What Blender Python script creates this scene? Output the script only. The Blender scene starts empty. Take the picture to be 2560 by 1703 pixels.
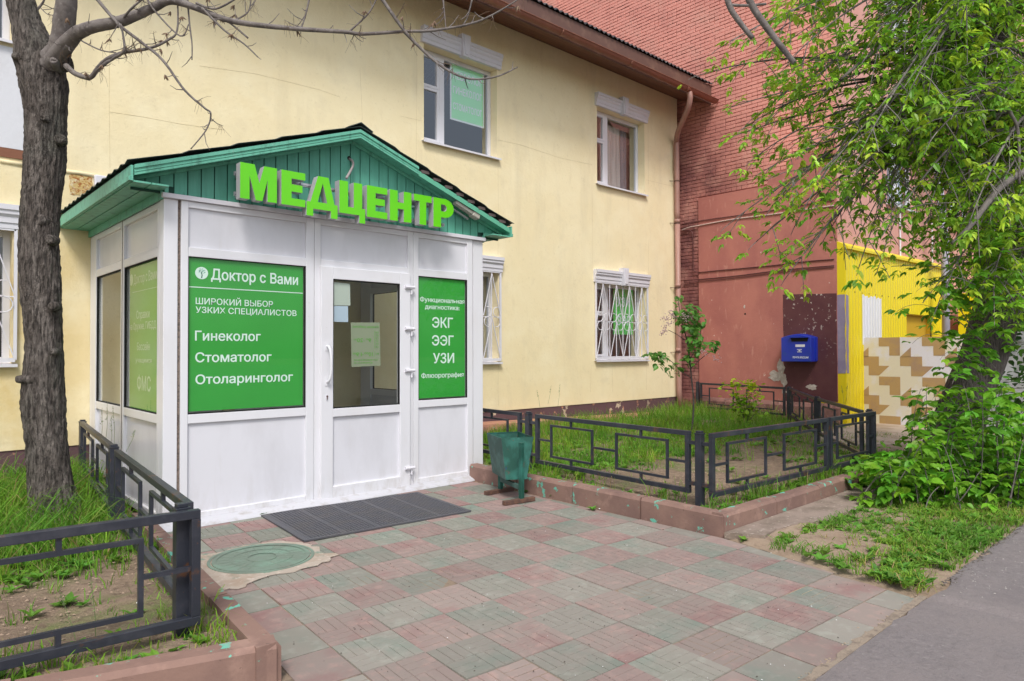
import bpy, math, random, colorsys
import numpy as np
from mathutils import Vector, Matrix, noise as mnoise

random.seed(7)
RNG = np.random.default_rng(7)
sc = bpy.context.scene
# ------------------------------------------------------------------ camera, sky, sun, exposure
F_PX, CX, CY, HC = 1732.8, 1280.0, 851.5, 1.5
YAW, PITCH, ROLL = 0.743855, 0.01425, 0.002253
_f = np.array([math.sin(YAW)*math.cos(PITCH), math.cos(YAW)*math.cos(PITCH), math.sin(PITCH)])
_r = np.array([math.cos(YAW), -math.sin(YAW), 0.0]); _d = np.cross(_f, _r)
R_R = _r*math.cos(ROLL)+_d*math.sin(ROLL); R_D = -_r*math.sin(ROLL)+_d*math.cos(ROLL); R_F = _f
CAM = np.array([0, 0, HC])
cd = bpy.data.cameras.new('camera'); cam = bpy.data.objects.new('camera', cd); sc.collection.objects.link(cam)
m = Matrix.Identity(4)
for i in range(3):
    m[i][0], m[i][1], m[i][2], m[i][3] = R_R[i], -R_D[i], -R_F[i], CAM[i]
cam.matrix_world = m
cd.sensor_width = 36; cd.lens = F_PX/2560*36; cd.clip_end = 500; cd.clip_start = .05
sc.camera = cam
SUN_EL, SUN_AZ = math.radians(52), math.radians(220)      # azimuth from +Y towards +X
w = bpy.data.worlds.new("World"); sc.world = w; w.use_nodes = True
nt = w.node_tree; bg = nt.nodes['Background']
sky = nt.nodes.new('ShaderNodeTexSky'); sky.sky_type = 'NISHITA'; sky.sun_disc = False
sky.sun_elevation = SUN_EL; sky.sun_rotation = SUN_AZ; sky.air_density = 1.2; sky.dust_density = 3.0; sky.ozone_density = 1.5
hs = nt.nodes.new('ShaderNodeHueSaturation'); hs.inputs['Saturation'].default_value = 0.55
nt.links.new(sky.outputs[0], hs.inputs['Color']); nt.links.new(hs.outputs[0], bg.inputs['Color'])
bg.inputs['Strength'].default_value = 0.14
sl = bpy.data.lights.new('sun', 'SUN'); sl.energy = 1.75; sl.angle = math.radians(14); sl.color = (1, .97, .92)
so = bpy.data.objects.new('sun', sl); sc.collection.objects.link(so)
sd = Vector((math.sin(SUN_AZ)*math.cos(SUN_EL), math.cos(SUN_AZ)*math.cos(SUN_EL), math.sin(SUN_EL)))
so.rotation_euler = sd.to_track_quat('Z', 'Y').to_euler()
vs = sc.view_settings; vs.view_transform = 'Standard'; vs.look = 'None'; vs.exposure = 0.5; vs.gamma = 1; vs.use_curve_mapping = False
sc.cycles.max_bounces = 8; sc.cycles.transparent_max_bounces = 12

# ------------------------------------------------------------------ geometry of the view: pixel (2560 px photo) -> point on a plane of the place
def ray(px, py): return R_R*(px-CX)/F_PX + R_D*(py-CY)/F_PX + R_F
def onz(px, py, z=0.): d = ray(px, py); return CAM+d*((z-HC)/d[2])
def onx(px, py, x): d = ray(px, py); return CAM+d*(x/d[0])
def ony(px, py, y): d = ray(px, py); return CAM+d*(y/d[1])
def ond(px, py, dep): return CAM+ray(px, py)*dep
def proj(p):
    v = np.asarray(p)-CAM; z = v@R_F; return v@R_R/z*F_PX+CX, v@R_D/z*F_PX+CY, z

# ------------------------------------------------------------------ materials
def lin(r, g, b, k=1.0):
    f = lambda c: ((c/255+.055)/1.055)**2.4 if c > 10 else c/255/12.92
    return (f(r)*k, f(g)*k, f(b)*k)
MATS = {}
def mat(name, col, rough=.8, var=(), bump=(), metal=0, stains=(), rnd=0, spec=.5, coat=0, stretch=(1, 1, 1), translucent=0, attr=None, dust=None):
    """var: (scale, colour, lo, hi, stretch?) noise mix; stains the same, applied later; bump: (scale, strength, distance)"""
    if name in MATS: return MATS[name]
    M = bpy.data.materials.new(name); M.use_nodes = True; n = M.node_tree.nodes; L = M.node_tree.links
    p = n['Principled BSDF']; p.inputs['Roughness'].default_value = rough; p.inputs['Metallic'].default_value = metal
    p.inputs['Specular IOR Level'].default_value = spec; p.inputs['Coat Weight'].default_value = coat
    geo = n.new('ShaderNodeNewGeometry')
    def noise(scale, st=(1, 1, 1), detail=5, off=0):
        mp = n.new('ShaderNodeMapping'); mp.inputs['Scale'].default_value = st; mp.inputs['Location'].default_value = (off, off*.7, off*1.3)
        L.new(geo.outputs['Position'], mp.inputs['Vector'])
        t = n.new('ShaderNodeTexNoise'); t.inputs['Scale'].default_value = scale; t.inputs['Detail'].default_value = detail; t.inputs['Roughness'].default_value = .6
        L.new(mp.outputs[0], t.inputs['Vector']); return t.outputs['Fac']
    cur = n.new('ShaderNodeRGB'); cur.outputs[0].default_value = (*col, 1); cur = cur.outputs[0]
    if attr:
        a = n.new('ShaderNodeAttribute'); a.attribute_name = attr; cur = a.outputs['Color']
    k = 0
    for v in tuple(var)+tuple(stains):
        scale, c2, lo, hi = v[:4]; st = v[4] if len(v) > 4 else stretch; k += 1
        f = noise(scale, st, 6, off=k*3.1)
        r = n.new('ShaderNodeMapRange'); r.inputs['From Min'].default_value = lo; r.inputs['From Max'].default_value = hi
        if len(v) > 5: r.inputs['To Max'].default_value = v[5]
        L.new(f, r.inputs['Value'])
        fac = r.outputs[0]
        if len(v) > 6 and v[6]:     # limited to a world region: (axis, from, to)
            ax, a0, a1 = v[6]
            s = n.new('ShaderNodeSeparateXYZ'); L.new(geo.outputs['Position'], s.inputs[0])
            q = n.new('ShaderNodeMapRange'); q.inputs['From Min'].default_value = a0; q.inputs['From Max'].default_value = a1
            L.new(s.outputs[ax], q.inputs['Value'])
            mm = n.new('ShaderNodeMath'); mm.operation = 'MULTIPLY'; L.new(fac, mm.inputs[0]); L.new(q.outputs[0], mm.inputs[1]); fac = mm.outputs[0]
            if len(v) > 7:
                ax, a0, a1 = v[7]
                q = n.new('ShaderNodeMapRange'); q.inputs['From Min'].default_value = a0; q.inputs['From Max'].default_value = a1
                L.new(s.outputs[ax], q.inputs['Value'])
                m2 = n.new('ShaderNodeMath'); m2.operation = 'MULTIPLY'; L.new(fac, m2.inputs[0]); L.new(q.outputs[0], m2.inputs[1]); fac = m2.outputs[0]
        mx = n.new('ShaderNodeMix'); mx.data_type = 'RGBA'; L.new(fac, mx.inputs[0]); L.new(cur, mx.inputs[6]); mx.inputs[7].default_value = (*c2, 1); cur = mx.outputs[2]
    if rnd:
        oi = n.new('ShaderNodeObjectInfo'); r = n.new('ShaderNodeMapRange'); r.inputs['To Min'].default_value = 1-rnd; r.inputs['To Max'].default_value = 1+rnd
        L.new(oi.outputs['Random'], r.inputs['Value'])
        vm = n.new('ShaderNodeVectorMath'); vm.operation = 'SCALE'; L.new(cur, vm.inputs[0]); L.new(r.outputs[0], vm.inputs['Scale']); cur = vm.outputs[0]
    L.new(cur, p.inputs['Base Color'])
    last = None
    for i, b in enumerate(bump):
        st = b[3] if len(b) > 3 else stretch
        f = noise(b[0], st, 7, off=20+i*5)
        bn = n.new('ShaderNodeBump'); bn.inputs['Strength'].default_value = b[1]; bn.inputs['Distance'].default_value = b[2]
        L.new(f, bn.inputs['Height'])
        if last is not None: L.new(last, bn.inputs['Normal'])
        last = bn.outputs[0]
    if last is not None: L.new(last, p.inputs['Normal'])
    if translucent:
        tr = n.new('ShaderNodeBsdfTranslucent'); L.new(cur, tr.inputs['Color'])
        ms = n.new('ShaderNodeMixShader'); ms.inputs[0].default_value = translucent
        L.new(p.outputs[0], ms.inputs[1]); L.new(tr.outputs[0], ms.inputs[2]); L.new(ms.outputs[0], n['Material Output'].inputs['Surface'])
    MATS[name] = M; return M
def glass(name, tint, ior=1.5, mul=1.8):
    M = bpy.data.materials.new(name); M.use_nodes = True; n = M.node_tree.nodes; L = M.node_tree.links
    n.remove(n['Principled BSDF'])
    t = n.new('ShaderNodeBsdfTransparent'); t.inputs[0].default_value = (*tint, 1)
    g = n.new('ShaderNodeBsdfGlossy'); g.inputs['Roughness'].default_value = .01; g.inputs[0].default_value = (.95, .97, 1, 1)
    fr = n.new('ShaderNodeFresnel'); ge = n.new('ShaderNodeNewGeometry'); mr = n.new('ShaderNodeMapRange'); mr.inputs['To Min'].default_value = ior; mr.inputs['To Max'].default_value = 1/ior
    L.new(ge.outputs['Backfacing'], mr.inputs['Value']); L.new(mr.outputs[0], fr.inputs[0])
    mu = n.new('ShaderNodeMath'); mu.operation = 'MULTIPLY'; mu.inputs[1].default_value = mul; mu.use_clamp = True; L.new(fr.outputs[0], mu.inputs[0])
    ms = n.new('ShaderNodeMixShader'); L.new(mu.outputs[0], ms.inputs[0]); L.new(t.outputs[0], ms.inputs[1]); L.new(g.outputs[0], ms.inputs[2])
    L.new(ms.outputs[0], n['Material Output'].inputs['Surface']); return M

YW = (.82, .715, .465)
m_wall = mat('yellow_plaster', YW, .9, var=((.35, (.79, .67, .41), .4, .7), (2.2, (.85, .755, .51), .45, .75)),
             stains=((.8, (.55, .47, .31), .54, .78, (3, 3, .5), .35), (5, (.60, .50, .30), .60, .74, (1, 1, .3), .25), (2.6, (.66, .57, .38), .58, .72, (1, 1, 1), .3),
                     (1.6, (.62, .44, .14), .40, .62, (1, 1, 1), .6, (2, 4.2, 2.6), (0, 2.2, 1.4)),
                     (22, (.56, .47, .27), .6, .7, (1, 1, 1), .25)),
             bump=((4, .2, .03), (22, .3, .012), (70, .35, .005)))
m_rough_wall = m_wall
m_plinth = mat('maroon_plinth', (.115, .062, .072), .8, stains=((3.5, (.55, .45, .33), .60, .62), (6, (.50, .25, .15), .62, .66), (1.5, (.09, .05, .05), .4, .6, (1, 1, 1), .5)), bump=((20, .4, .01),))
m_whiteplaster = mat('white_plaster', (.66, .67, .71), .9, stains=((2, (.55, .55, .56), .5, .7, (1, 1, 1), .5),), bump=((25, .3, .01),))
m_brownband = mat('brown_band', (.22, .09, .05), .8, bump=((20, .3, .01),))
m_pvc = mat('white_plastic', (.70, .70, .74), .28, stains=((7, (.36, .32, .27), .46, .70, (1.5, 1.5, .6), .5, (2, .30, .02)), (3, (.60, .58, .57), .52, .75, (1, 1, .3), .5), (35, (.45, .42, .38), .68, .74, (1, 1, 1), .35)), bump=((3, .05, .01),))
m_pvcpanel = mat('white_infill_panel', (.67, .67, .72), .22, stains=((6, (.42, .39, .36), .48, .72, (1.5, 1.5, .5), .4, (2, .40, .05)), (2.5, (.52, .515, .55), .45, .75, (1, 1, .4), .6), (4, (.55, .53, .50), .62, .78, (8, 8, .4), .35)), bump=((1.3, .12, .02), (240, .06, .001, (1, 1, .04))))
m_trim = mat('white_painted_trim', (.66, .65, .70), .55, stains=((6, (.5, .49, .47), .6, .72, (1, 1, .5), .5),), bump=((30, .15, .004),))
m_foam = mat('brown_mounting_foam', (.22, .17, .14), .95, var=((60, (.10, .08, .07), .45, .6),), bump=((70, .8, .01),))
m_green = mat('green_painted_wood', (.10, .37, .27), .55, var=((3, (.08, .31, .225), .4, .65, (6, 6, .6)),), stains=((9, (.17, .42, .33), .6, .75, (4, 4, .5), .5), (30, (.03, .10, .08), .66, .72, (1, 1, .3), .6)), bump=((50, .25, .003, (1, 1, .15)),), rnd=.08)
m_greendark = mat('green_fascia', (.13, .43, .31), .5, stains=((5, (.06, .20, .14), .5, .7, (3, 3, .6), .8), (14, (.28, .45, .36), .62, .72, (1, 1, 1), .5)), bump=((20, .15, .004),))
m_rooftin = mat('dark_green_roof_tin', (.06, .085, .085), .45, stains=((6, (.09, .09, .08), .5, .7, (1, 1, 1), .8), (25, (.16, .12, .08), .6, .7, (1, 1, 1), .5)), bump=((30, .2, .005),))
m_letter = mat('lime_acrylic', (.13, .60, .005), .3, stains=((2, (.10, .58, .01), .4, .7, (1, 1, 1), .5),))
m_letterside = mat('grey_letter_side', (.40, .39, .41), .45)
m_alu = mat('aluminium', (.5, .5, .53), .4, metal=.7)
m_posterg = mat('green_poster', (.03, .35, .04), .55, stains=((1.2, (.025, .30, .035), .4, .7, (1, 1, 1), .6),))
m_posterg2 = mat('pale_green_poster', (.12, .40, .05), .55)
m_posterp = mat('faded_green_poster', (.38, .85, .45), .5)
m_white = mat('white_print', (.70, .85, .80), .6)
m_white2 = mat('pale_print', (.50, .68, .42), .6)
m_whitep = mat('bright_print', (.85, .88, .88), .6)
m_paper = mat('white_paper', (.44, .50, .45), .8, bump=((12, .3, .01),))
m_paperb = mat('blue_paper', (.42, .52, .64), .8)
m_notice = mat('grey_notice', (.25, .29, .20), .5)
m_noticeg = mat('green_print', (.12, .34, .06), .6)
m_glass = glass('window_glass', (.95, .97, .95), 1.45, 1.05)
m_glassd = glass('house_window_glass', (.90, .93, .94), 1.55, 2.3)
m_siding = mat('grey_wall_siding', (.68, .70, .70), .5, bump=((10, .1, .01),))
m_gutter = mat('brown_gutter_metal', (.235, .095, .06), .42, stains=((4, (.36, .17, .10), .5, .7, (1, 1, 1), .6), (20, (.12, .06, .05), .6, .7, (1, 1, 1), .6)), bump=((15, .15, .004),))
m_pipe = mat('pinkish_drainpipe', (.36, .20, .165), .5, stains=((3, (.28, .14, .11), .45, .7, (2, 2, .5), .7), (40, (.5, .40, .36), .66, .7, (1, 1, 1), .5)), bump=((20, .1, .004),))
m_soffit = mat('brown_soffit_board', (.15, .062, .035), .7, var=((5, (.10, .04, .025), .4, .7, (.2, 6, 6)),), bump=((40, .3, .003, (.1, 1, 1)),), rnd=.15)
m_fascia = mat('dark_brown_fascia', (.12, .06, .045), .6, stains=((4, (.18, .10, .07), .5, .7),))
m_sheet = mat('weathered_roof_sheet', (.045, .04, .042), .6, stains=((6, (.12, .11, .11), .5, .7),))
BR = (.74, .315, .25)
_brick_tone = ((1.1, (.13, .040, .042), .12, .50, (1, 1, 1), .93, (1, 6.7, 8.3), (2, 7.2, 5.4)), (.7, (.40, .14, .12), .50, .72, (1, 1.0, 1.3), .6), (1.7, (.66, .34, .27), .5, .72, (1, 1, 1), .6))  # brick tones; the first darkens low down, towards the yellow house
m_brick = mat('pink_painted_brick', BR, .85, stains=_brick_tone+((18, (.36, .11, .09), .58, .68, (1, 1, 1), .6),), bump=((45, .5, .006),), rnd=.08)
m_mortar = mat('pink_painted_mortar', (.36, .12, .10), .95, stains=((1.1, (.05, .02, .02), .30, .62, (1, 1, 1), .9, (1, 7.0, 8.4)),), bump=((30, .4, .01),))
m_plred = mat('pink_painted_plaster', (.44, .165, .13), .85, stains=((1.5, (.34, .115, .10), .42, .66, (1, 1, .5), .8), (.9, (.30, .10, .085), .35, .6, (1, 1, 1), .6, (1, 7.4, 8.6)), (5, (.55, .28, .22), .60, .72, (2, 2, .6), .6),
              (9, (.62, .52, .46), .69, .71, (1, 1, 1), .8)), bump=((10, .3, .02), (50, .3, .005)))
m_plpink_lit = mat('lit_pink_plaster', (.60, .31, .26), .85, stains=((2, (.52, .24, .19), .45, .7, (1, 1, .4), .7), (12, (.66, .42, .36), .6, .7, (1, 1, 1), .5)), bump=((30, .3, .006),))  # front's stronger light put into the pink, paler than the end wall plaster
m_maroon = mat('maroon_paint', (.085, .022, .028), .7, stains=((13, (.62, .55, .50), .62, .64, (1, 1, 1), 1, (2, 1.2, 2.6)), (24, (.6, .5, .45), .70, .72), (3, (.12, .04, .04), .4, .7, (1, 1, 1), .6)), bump=((30, .3, .006),))
m_peel = mat('bare_render', (.42, .36, .32), .95, stains=((14, (.55, .5, .46), .5, .6),), bump=((30, .6, .01),))
m_cable = mat('dark_red_cable', (.10, .03, .03), .7)
m_conduit = mat('pale_conduit', (.52, .38, .34), .6)
m_yellow = mat('yellow_sheet_metal', (.74, .60, .006), .42, stains=((2, (.74, .56, .005), .4, .7, (1, 1, .4), .7), (30, (.25, .17, .05), .70, .72, (1, 1, 1), .8)), bump=((2, .2, .02),))
m_violet = mat('grey_violet_paint', (.24, .20, .30), .7, stains=((5, (.30, .26, .35), .5, .7),))
m_whitepaint = mat('white_touch_up', (.68, .68, .72), .6)
m_tan = mat('tan_print', (.42, .27, .11), .7, stains=((2, (.34, .22, .14), .5, .62, (1, 1, 1), .9), (60, (.32, .2, .09), .55, .65, (1, 1, 1), .4)), bump=((160, .2, .002),))
m_cream = mat('cream_print', (.66, .60, .46), .7, stains=((1.5, (.66, .64, .70), .48, .58, (1, 1, 1), .9), (60, (.55, .5, .4), .55, .65, (1, 1, 1), .4)), bump=((160, .2, .002),))
m_mail = mat('blue_mailbox_paint', (.008, .028, .36), .3, coat=.3, stains=((12, (.01, .05, .25), .5, .7, (1, 1, 1), .6),))
m_black = mat('black_slot', (.006, .006, .006), .9)
m_iron = mat('black_painted_iron', (.022, .025, .036), .42, stains=((7, (.04, .042, .055), .5, .65), (9, (.10, .045, .022), .60, .68, (1, 1, 1), .85), (50, (.14, .06, .03), .66, .70, (1, 1, 1), .7)), bump=((40, .25, .003),))
m_irontop = m_iron
m_kerb = mat('terracotta_painted_kerb', (.24, .145, .115), .85, stains=((2.2, (.17, .10, .085), .42, .62, (1, 1, 1), .85), (9, (.13, .42, .32), .615, .63), (5, (.38, .24, .19), .55, .7, (1, 1, 1), .6), (30, (.10, .06, .05), .66, .70, (1, 1, 1), .7)), bump=((12, .4, .01), (60, .4, .004)))
m_blind = mat('terracotta_strip', (.45, .22, .14), .85, stains=((6, (.3, .16, .12), .5, .65), (9, (.2, .45, .38), .7, .71)), bump=((20, .4, .01),))
DUST = (.34, .26, .20)
m_tpink = mat('pink_paving', (.25, .178, .162), .85, stains=((1.3, (.262, .217, .192), .32, .54, (1, 1, 1), .8, (1, 5.2, 3.2)), (3, (.24, .10, .10), .5, .72, (1, 1, 1), .6), (14, (.38, .25, .22), .52, .68, (1, 1, 1), .5), (55, (.10, .08, .07), .70, .73, (1, 1, 1), .6)), bump=((35, .35, .003), (4, .2, .008)), rnd=.12)
m_tgreen = mat('grey_green_paving', (.205, .205, .172), .85, stains=((1.3, (.252, .226, .198), .32, .54, (1, 1, 1), .8, (1, 5.2, 3.2)), (3, (.14, .20, .165), .5, .72, (1, 1, 1), .6), (14, (.30, .30, .26), .52, .68, (1, 1, 1), .5), (55, (.10, .08, .07), .70, .73, (1, 1, 1), .6)), bump=((35, .35, .003), (4, .2, .008)), rnd=.12)
m_joint = mat('sandy_joint', (.23, .17, .12), .95, stains=((8, (.10, .08, .06), .5, .6), (3, (.36, .27, .17), .55, .65)), bump=((50, .6, .006),))
m_conc = mat('pale_mortar', (.40, .335, .28), .9, stains=((7, (.17, .24, .19), .56, .62), (5, (.33, .25, .19), .45, .65), (20, (.56, .48, .42), .55, .68, (1, 1, 1), .7)), bump=((25, .6, .01),))
m_cover = mat('green_cast_iron', (.15, .195, .155), .6, stains=((5, (.17, .26, .20), .45, .65), (22, (.25, .24, .19), .62, .72, (1, 1, 1), .6)), bump=((60, .4, .003),))
m_asph = mat('asphalt', (.185, .162, .162), .9, stains=((22, (.13, .115, .115), .5, .66, (1, 1, 1), .6), (27, (.27, .245, .24), .56, .70, (1, 1, 1), .6), (38, (.11, .095, .095), .55, .70, (1, 1, 1), .6), (45, (.30, .27, .26), .62, .72, (1, 1, 1), .6), (6, (.15, .13, .13), .5, .7, (1, 1, 1), .5), (.8, (.205, .175, .17), .42, .65), (120, (.28, .25, .25), .62, .70, (1, 1, 1), .5), (90, (.08, .07, .075), .60, .68, (1, 1, 1), .5), (2.5, (.14, .12, .125), .55, .7, (1, 1, 1), .6)), bump=((60, .8, .006), (160, .5, .004), (1.5, .2, .03)))
m_soil = mat('dry_soil', (.185, .13, .09), .97, var=((1.6, (.13, .15, .05), .52, .66), (2.5, (.25, .18, .125), .42, .62),), stains=((14, (.12, .08, .055), .52, .64, (1, 1, 1), .8), (60, (.36, .28, .2), .60, .68, (1, 1, 1), .6)), bump=((7, .6, .04), (35, .8, .02), (110, .5, .006)))
m_dirt = mat('trodden_dirt', (.25, .18, .125), .95, var=((1.2, (.32, .24, .175), .42, .62),), stains=((9, (.19, .13, .09), .52, .64, (1, 1, 1), .7), (60, (.4, .33, .26), .60, .68, (1, 1, 1), .5)), bump=((5, .5, .03), (50, .6, .01)))
m_rubber = mat('black_rubber', (.075, .075, .088), .6, stains=((6, (.085, .08, .085), .45, .65),), bump=((60, .2, .002),))
m_bin = mat('green_bin_paint', (.004, .060, .042), .6, stains=((5, (.02, .14, .11), .45, .65), (9, (.02, .03, .16), .66, .70), (18, (.10, .05, .03), .64, .70)), bump=((15, .2, .004),))
m_bin2 = mat('faded_green_bin_paint', (.028, .075, .062), .7, stains=((5, (.07, .15, .13), .45, .65), (18, (.10, .06, .04), .62, .70)), bump=((15, .2, .004),))
m_rust = mat('rusty_steel', (.085, .045, .035), .8, stains=((20, (.14, .07, .045), .45, .6),), bump=((40, .5, .004),))
m_bark = mat('grey_brown_bark', (.155, .130, .114), .95, var=((5, (.27, .235, .21), .46, .62, (3, 3, .8)),), stains=((3, (.12, .125, .10), .5, .7, (1, 1, .6), .7), (24, (.035, .028, .024), .47, .60, (2.4, 2.4, .4), .85)), bump=((16, 1.0, .06, (2.2, 2.2, .6)), (34, 1.0, .04, (2, 2, .7)), (70, 1.0, .015, (1.5, 1.5, .9)), (90, .8, .012, (1.5, 1.5, .5))))
m_smooth = mat('smooth_branch_bark', (.165, .145, .135), .85, var=((8, (.10, .085, .08), .45, .62, (1, 1, 1)), (30, (.24, .215, .20), .55, .7)), bump=((18, .6, .012), (60, .6, .005)))
m_bark2 = mat('dark_furrowed_bark', (.085, .07, .065), .95, var=((5, (.13, .11, .10), .40, .62, (1, 1, .3)),), stains=((30, (.03, .025, .022), .50, .62, (2.2, 2.2, .28), .85),), bump=((22, 1.0, .05, (1.8, 1.8, .3)),))
m_leaf = mat('leaf_green', (.06, .15, .02), .42, attr='leafcol', translucent=.42, spec=.4)
m_blade = mat('grass_green', (.06, .15, .02), .6, attr='leafcol', translucent=.35, spec=.3)
m_lilac = mat('lilac_blossom', (.52, .34, .38), .8, var=((60, (.62, .45, .46), .4, .6),), translucent=.2)
m_rustpatch = mat('rust_patch', (.55, .40, .16), .9, stains=((30, (.33, .11, .02), .48, .56, (1, .5, 2), .95), (14, (.62, .52, .32), .52, .6)), bump=((40, .8, .01),))
m_lav = mat('lavender_steel', (.42, .41, .50), .5)
m_curtain = mat('beige_curtain', (.66, .64, .60), .9, var=((3, (.55, .53, .49), .4, .6, (5, 5, .3)),))
m_dark = mat('dim_interior', (.10, .095, .09), .9)
m_beige = mat('beige_soffit', (.42, .30, .20), .8)
m_litter = mat('litter_white', (.7, .7, .7), .8)

# ------------------------------------------------------------------ mesh builder
class MB:
    def __init__(s): s.v = []; s.f = []; s.mi = []
    def add(s, vs, fs, mi=0):
        b = len(s.v); s.v += [tuple(map(float, v)) for v in vs]; s.f += [tuple(i+b for i in f) for f in fs]; s.mi += [mi]*len(fs); return s
    def box(s, x0, x1, y0, y1, z0, z1, mi=0):
        if x0 > x1: x0, x1 = x1, x0
        if y0 > y1: y0, y1 = y1, y0
        if z0 > z1: z0, z1 = z1, z0
        return s.add([(x0, y0, z0), (x1, y0, z0), (x1, y1, z0), (x0, y1, z0), (x0, y0, z1), (x1, y0, z1), (x1, y1, z1), (x0, y1, z1)],
                     [(0, 3, 2, 1), (4, 5, 6, 7), (0, 1, 5, 4), (1, 2, 6, 5), (2, 3, 7, 6), (3, 0, 4, 7)], mi)
    def bar(s, p, q, w, h, up=(0, 0, 1), mi=0):
        p, q = Vector(p), Vector(q); d = (q-p).normalized(); u = Vector(up); r = d.cross(u)
        if r.length < 1e-4: u = Vector((0, 1, 0)); r = d.cross(u)
        r.normalize(); u = r.cross(d).normalized(); r *= w/2; u *= h/2
        return s.add([p-r-u, p+r-u, p+r+u, p-r+u, q-r-u, q+r-u, q+r+u, q-r+u], [(0, 1, 2, 3), (7, 6, 5, 4), (0, 4, 5, 1), (1, 5, 6, 2), (2, 6, 7, 3), (3, 7, 4, 0)], mi)
    def prism(s, poly, o, U, V, N, t, mi=0):
        """polygon (u,v) list extruded by t along N"""
        o, U, V, N = map(np.array, (o, U, V, N)); n = len(poly)
        a = [o+U*u+V*v for u, v in poly]; b = [p+N*t for p in a]
        fs = [tuple(range(n)), tuple(range(2*n-1, n-1, -1))]+[(i, i+n, (i+1) % n+n, (i+1) % n) for i in range(n)]
        return s.add(a+b, fs, mi)
    def tube(s, pts, rad, n=8, mi=0, cap=True, nz=None):
        pts = [Vector(p) for p in pts]
        if not hasattr(rad, '__len__'): rad = [rad]*len(pts)
        b = len(s.v); prev = None
        for i, p in enumerate(pts):
            d = (pts[min(i+1, len(pts)-1)]-pts[max(i-1, 0)]).normalized()
            if prev is None:
                a = Vector((1, 0, 0)) if abs(d.x) < .9 else Vector((0, 1, 0)); prev = (a-d*a.dot(d)).normalized()
            else: prev = (prev-d*prev.dot(d)).normalized()
            c = d.cross(prev)
            for k in range(n):
                t = 2*math.pi*k/n; r = rad[i]
                if nz: r *= nz(t, i, p)
                s.v.append(tuple(p+prev*(math.cos(t)*r)+c*(math.sin(t)*r)))
        for i in range(len(pts)-1):
            for k in range(n):
                s.f.append((b+i*n+k, b+i*n+(k+1) % n, b+(i+1)*n+(k+1) % n, b+(i+1)*n+k)); s.mi.append(mi)
        if cap:
            s.f.append(tuple(b+k for k in reversed(range(n)))); s.mi.append(mi)
            e = b+(len(pts)-1)*n; s.f.append(tuple(e+k for k in range(n))); s.mi.append(mi)
        return s
    def mesh(s, name, mats, off=(0, 0, 0), smooth=False):
        me = bpy.data.meshes.new(name); o = off
        me.from_pydata([(v[0]-o[0], v[1]-o[1], v[2]-o[2]) for v in s.v], [], s.f)
        if not isinstance(mats, (list, tuple)): mats = [mats]
        for q in mats: me.materials.append(q)
        if len(mats) > 1: me.polygons.foreach_set('material_index', s.mi)
        if smooth: me.polygons.foreach_set('use_smooth', [True]*len(me.polygons))
        me.update(); return me
WL = {}
def link(o): sc.collection.objects.link(o); return o
def part(name, mb, mats, parent=None, label=None, kind=None, smooth=False, bevel=0, at=None):
    off = WL.get(parent.name, (0, 0, 0)) if parent else (0, 0, 0)
    if at is not None: off = at
    me = mb.mesh(name, mats, off, smooth); o = link(bpy.data.objects.new(name, me))
    if parent: o.parent = parent
    if at is not None:
        po = WL.get(parent.name, (0, 0, 0)) if parent else (0, 0, 0); o.location = tuple(np.array(at)-np.array(po))
    WL[o.name] = off
    if label: o['label'] = label
    if kind: o['kind'] = kind
    if bevel:
        b = o.modifiers.new('bevel', 'BEVEL'); b.width = bevel; b.segments = 2; b.limit_method = 'ANGLE'; b.harden_normals = False
    return o
def thing(name, label, cat, loc=(0, 0, 0), group=None, kind=None):
    o = link(bpy.data.objects.new(name, None)); o.location = loc; o.empty_display_size = .1; WL[o.name] = tuple(loc)
    if label: o['label'] = label
    if cat: o['category'] = cat
    if group: o['group'] = group
    if kind: o['kind'] = kind
    return o
def solo(name, mb, mats, label, cat, at=(0, 0, 0), group=None, kind=None, **k):
    o = part(name, mb, mats, None, label, kind, at=at, **k)
    if cat: o['category'] = cat
    if group: o['group'] = group
    return o
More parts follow.
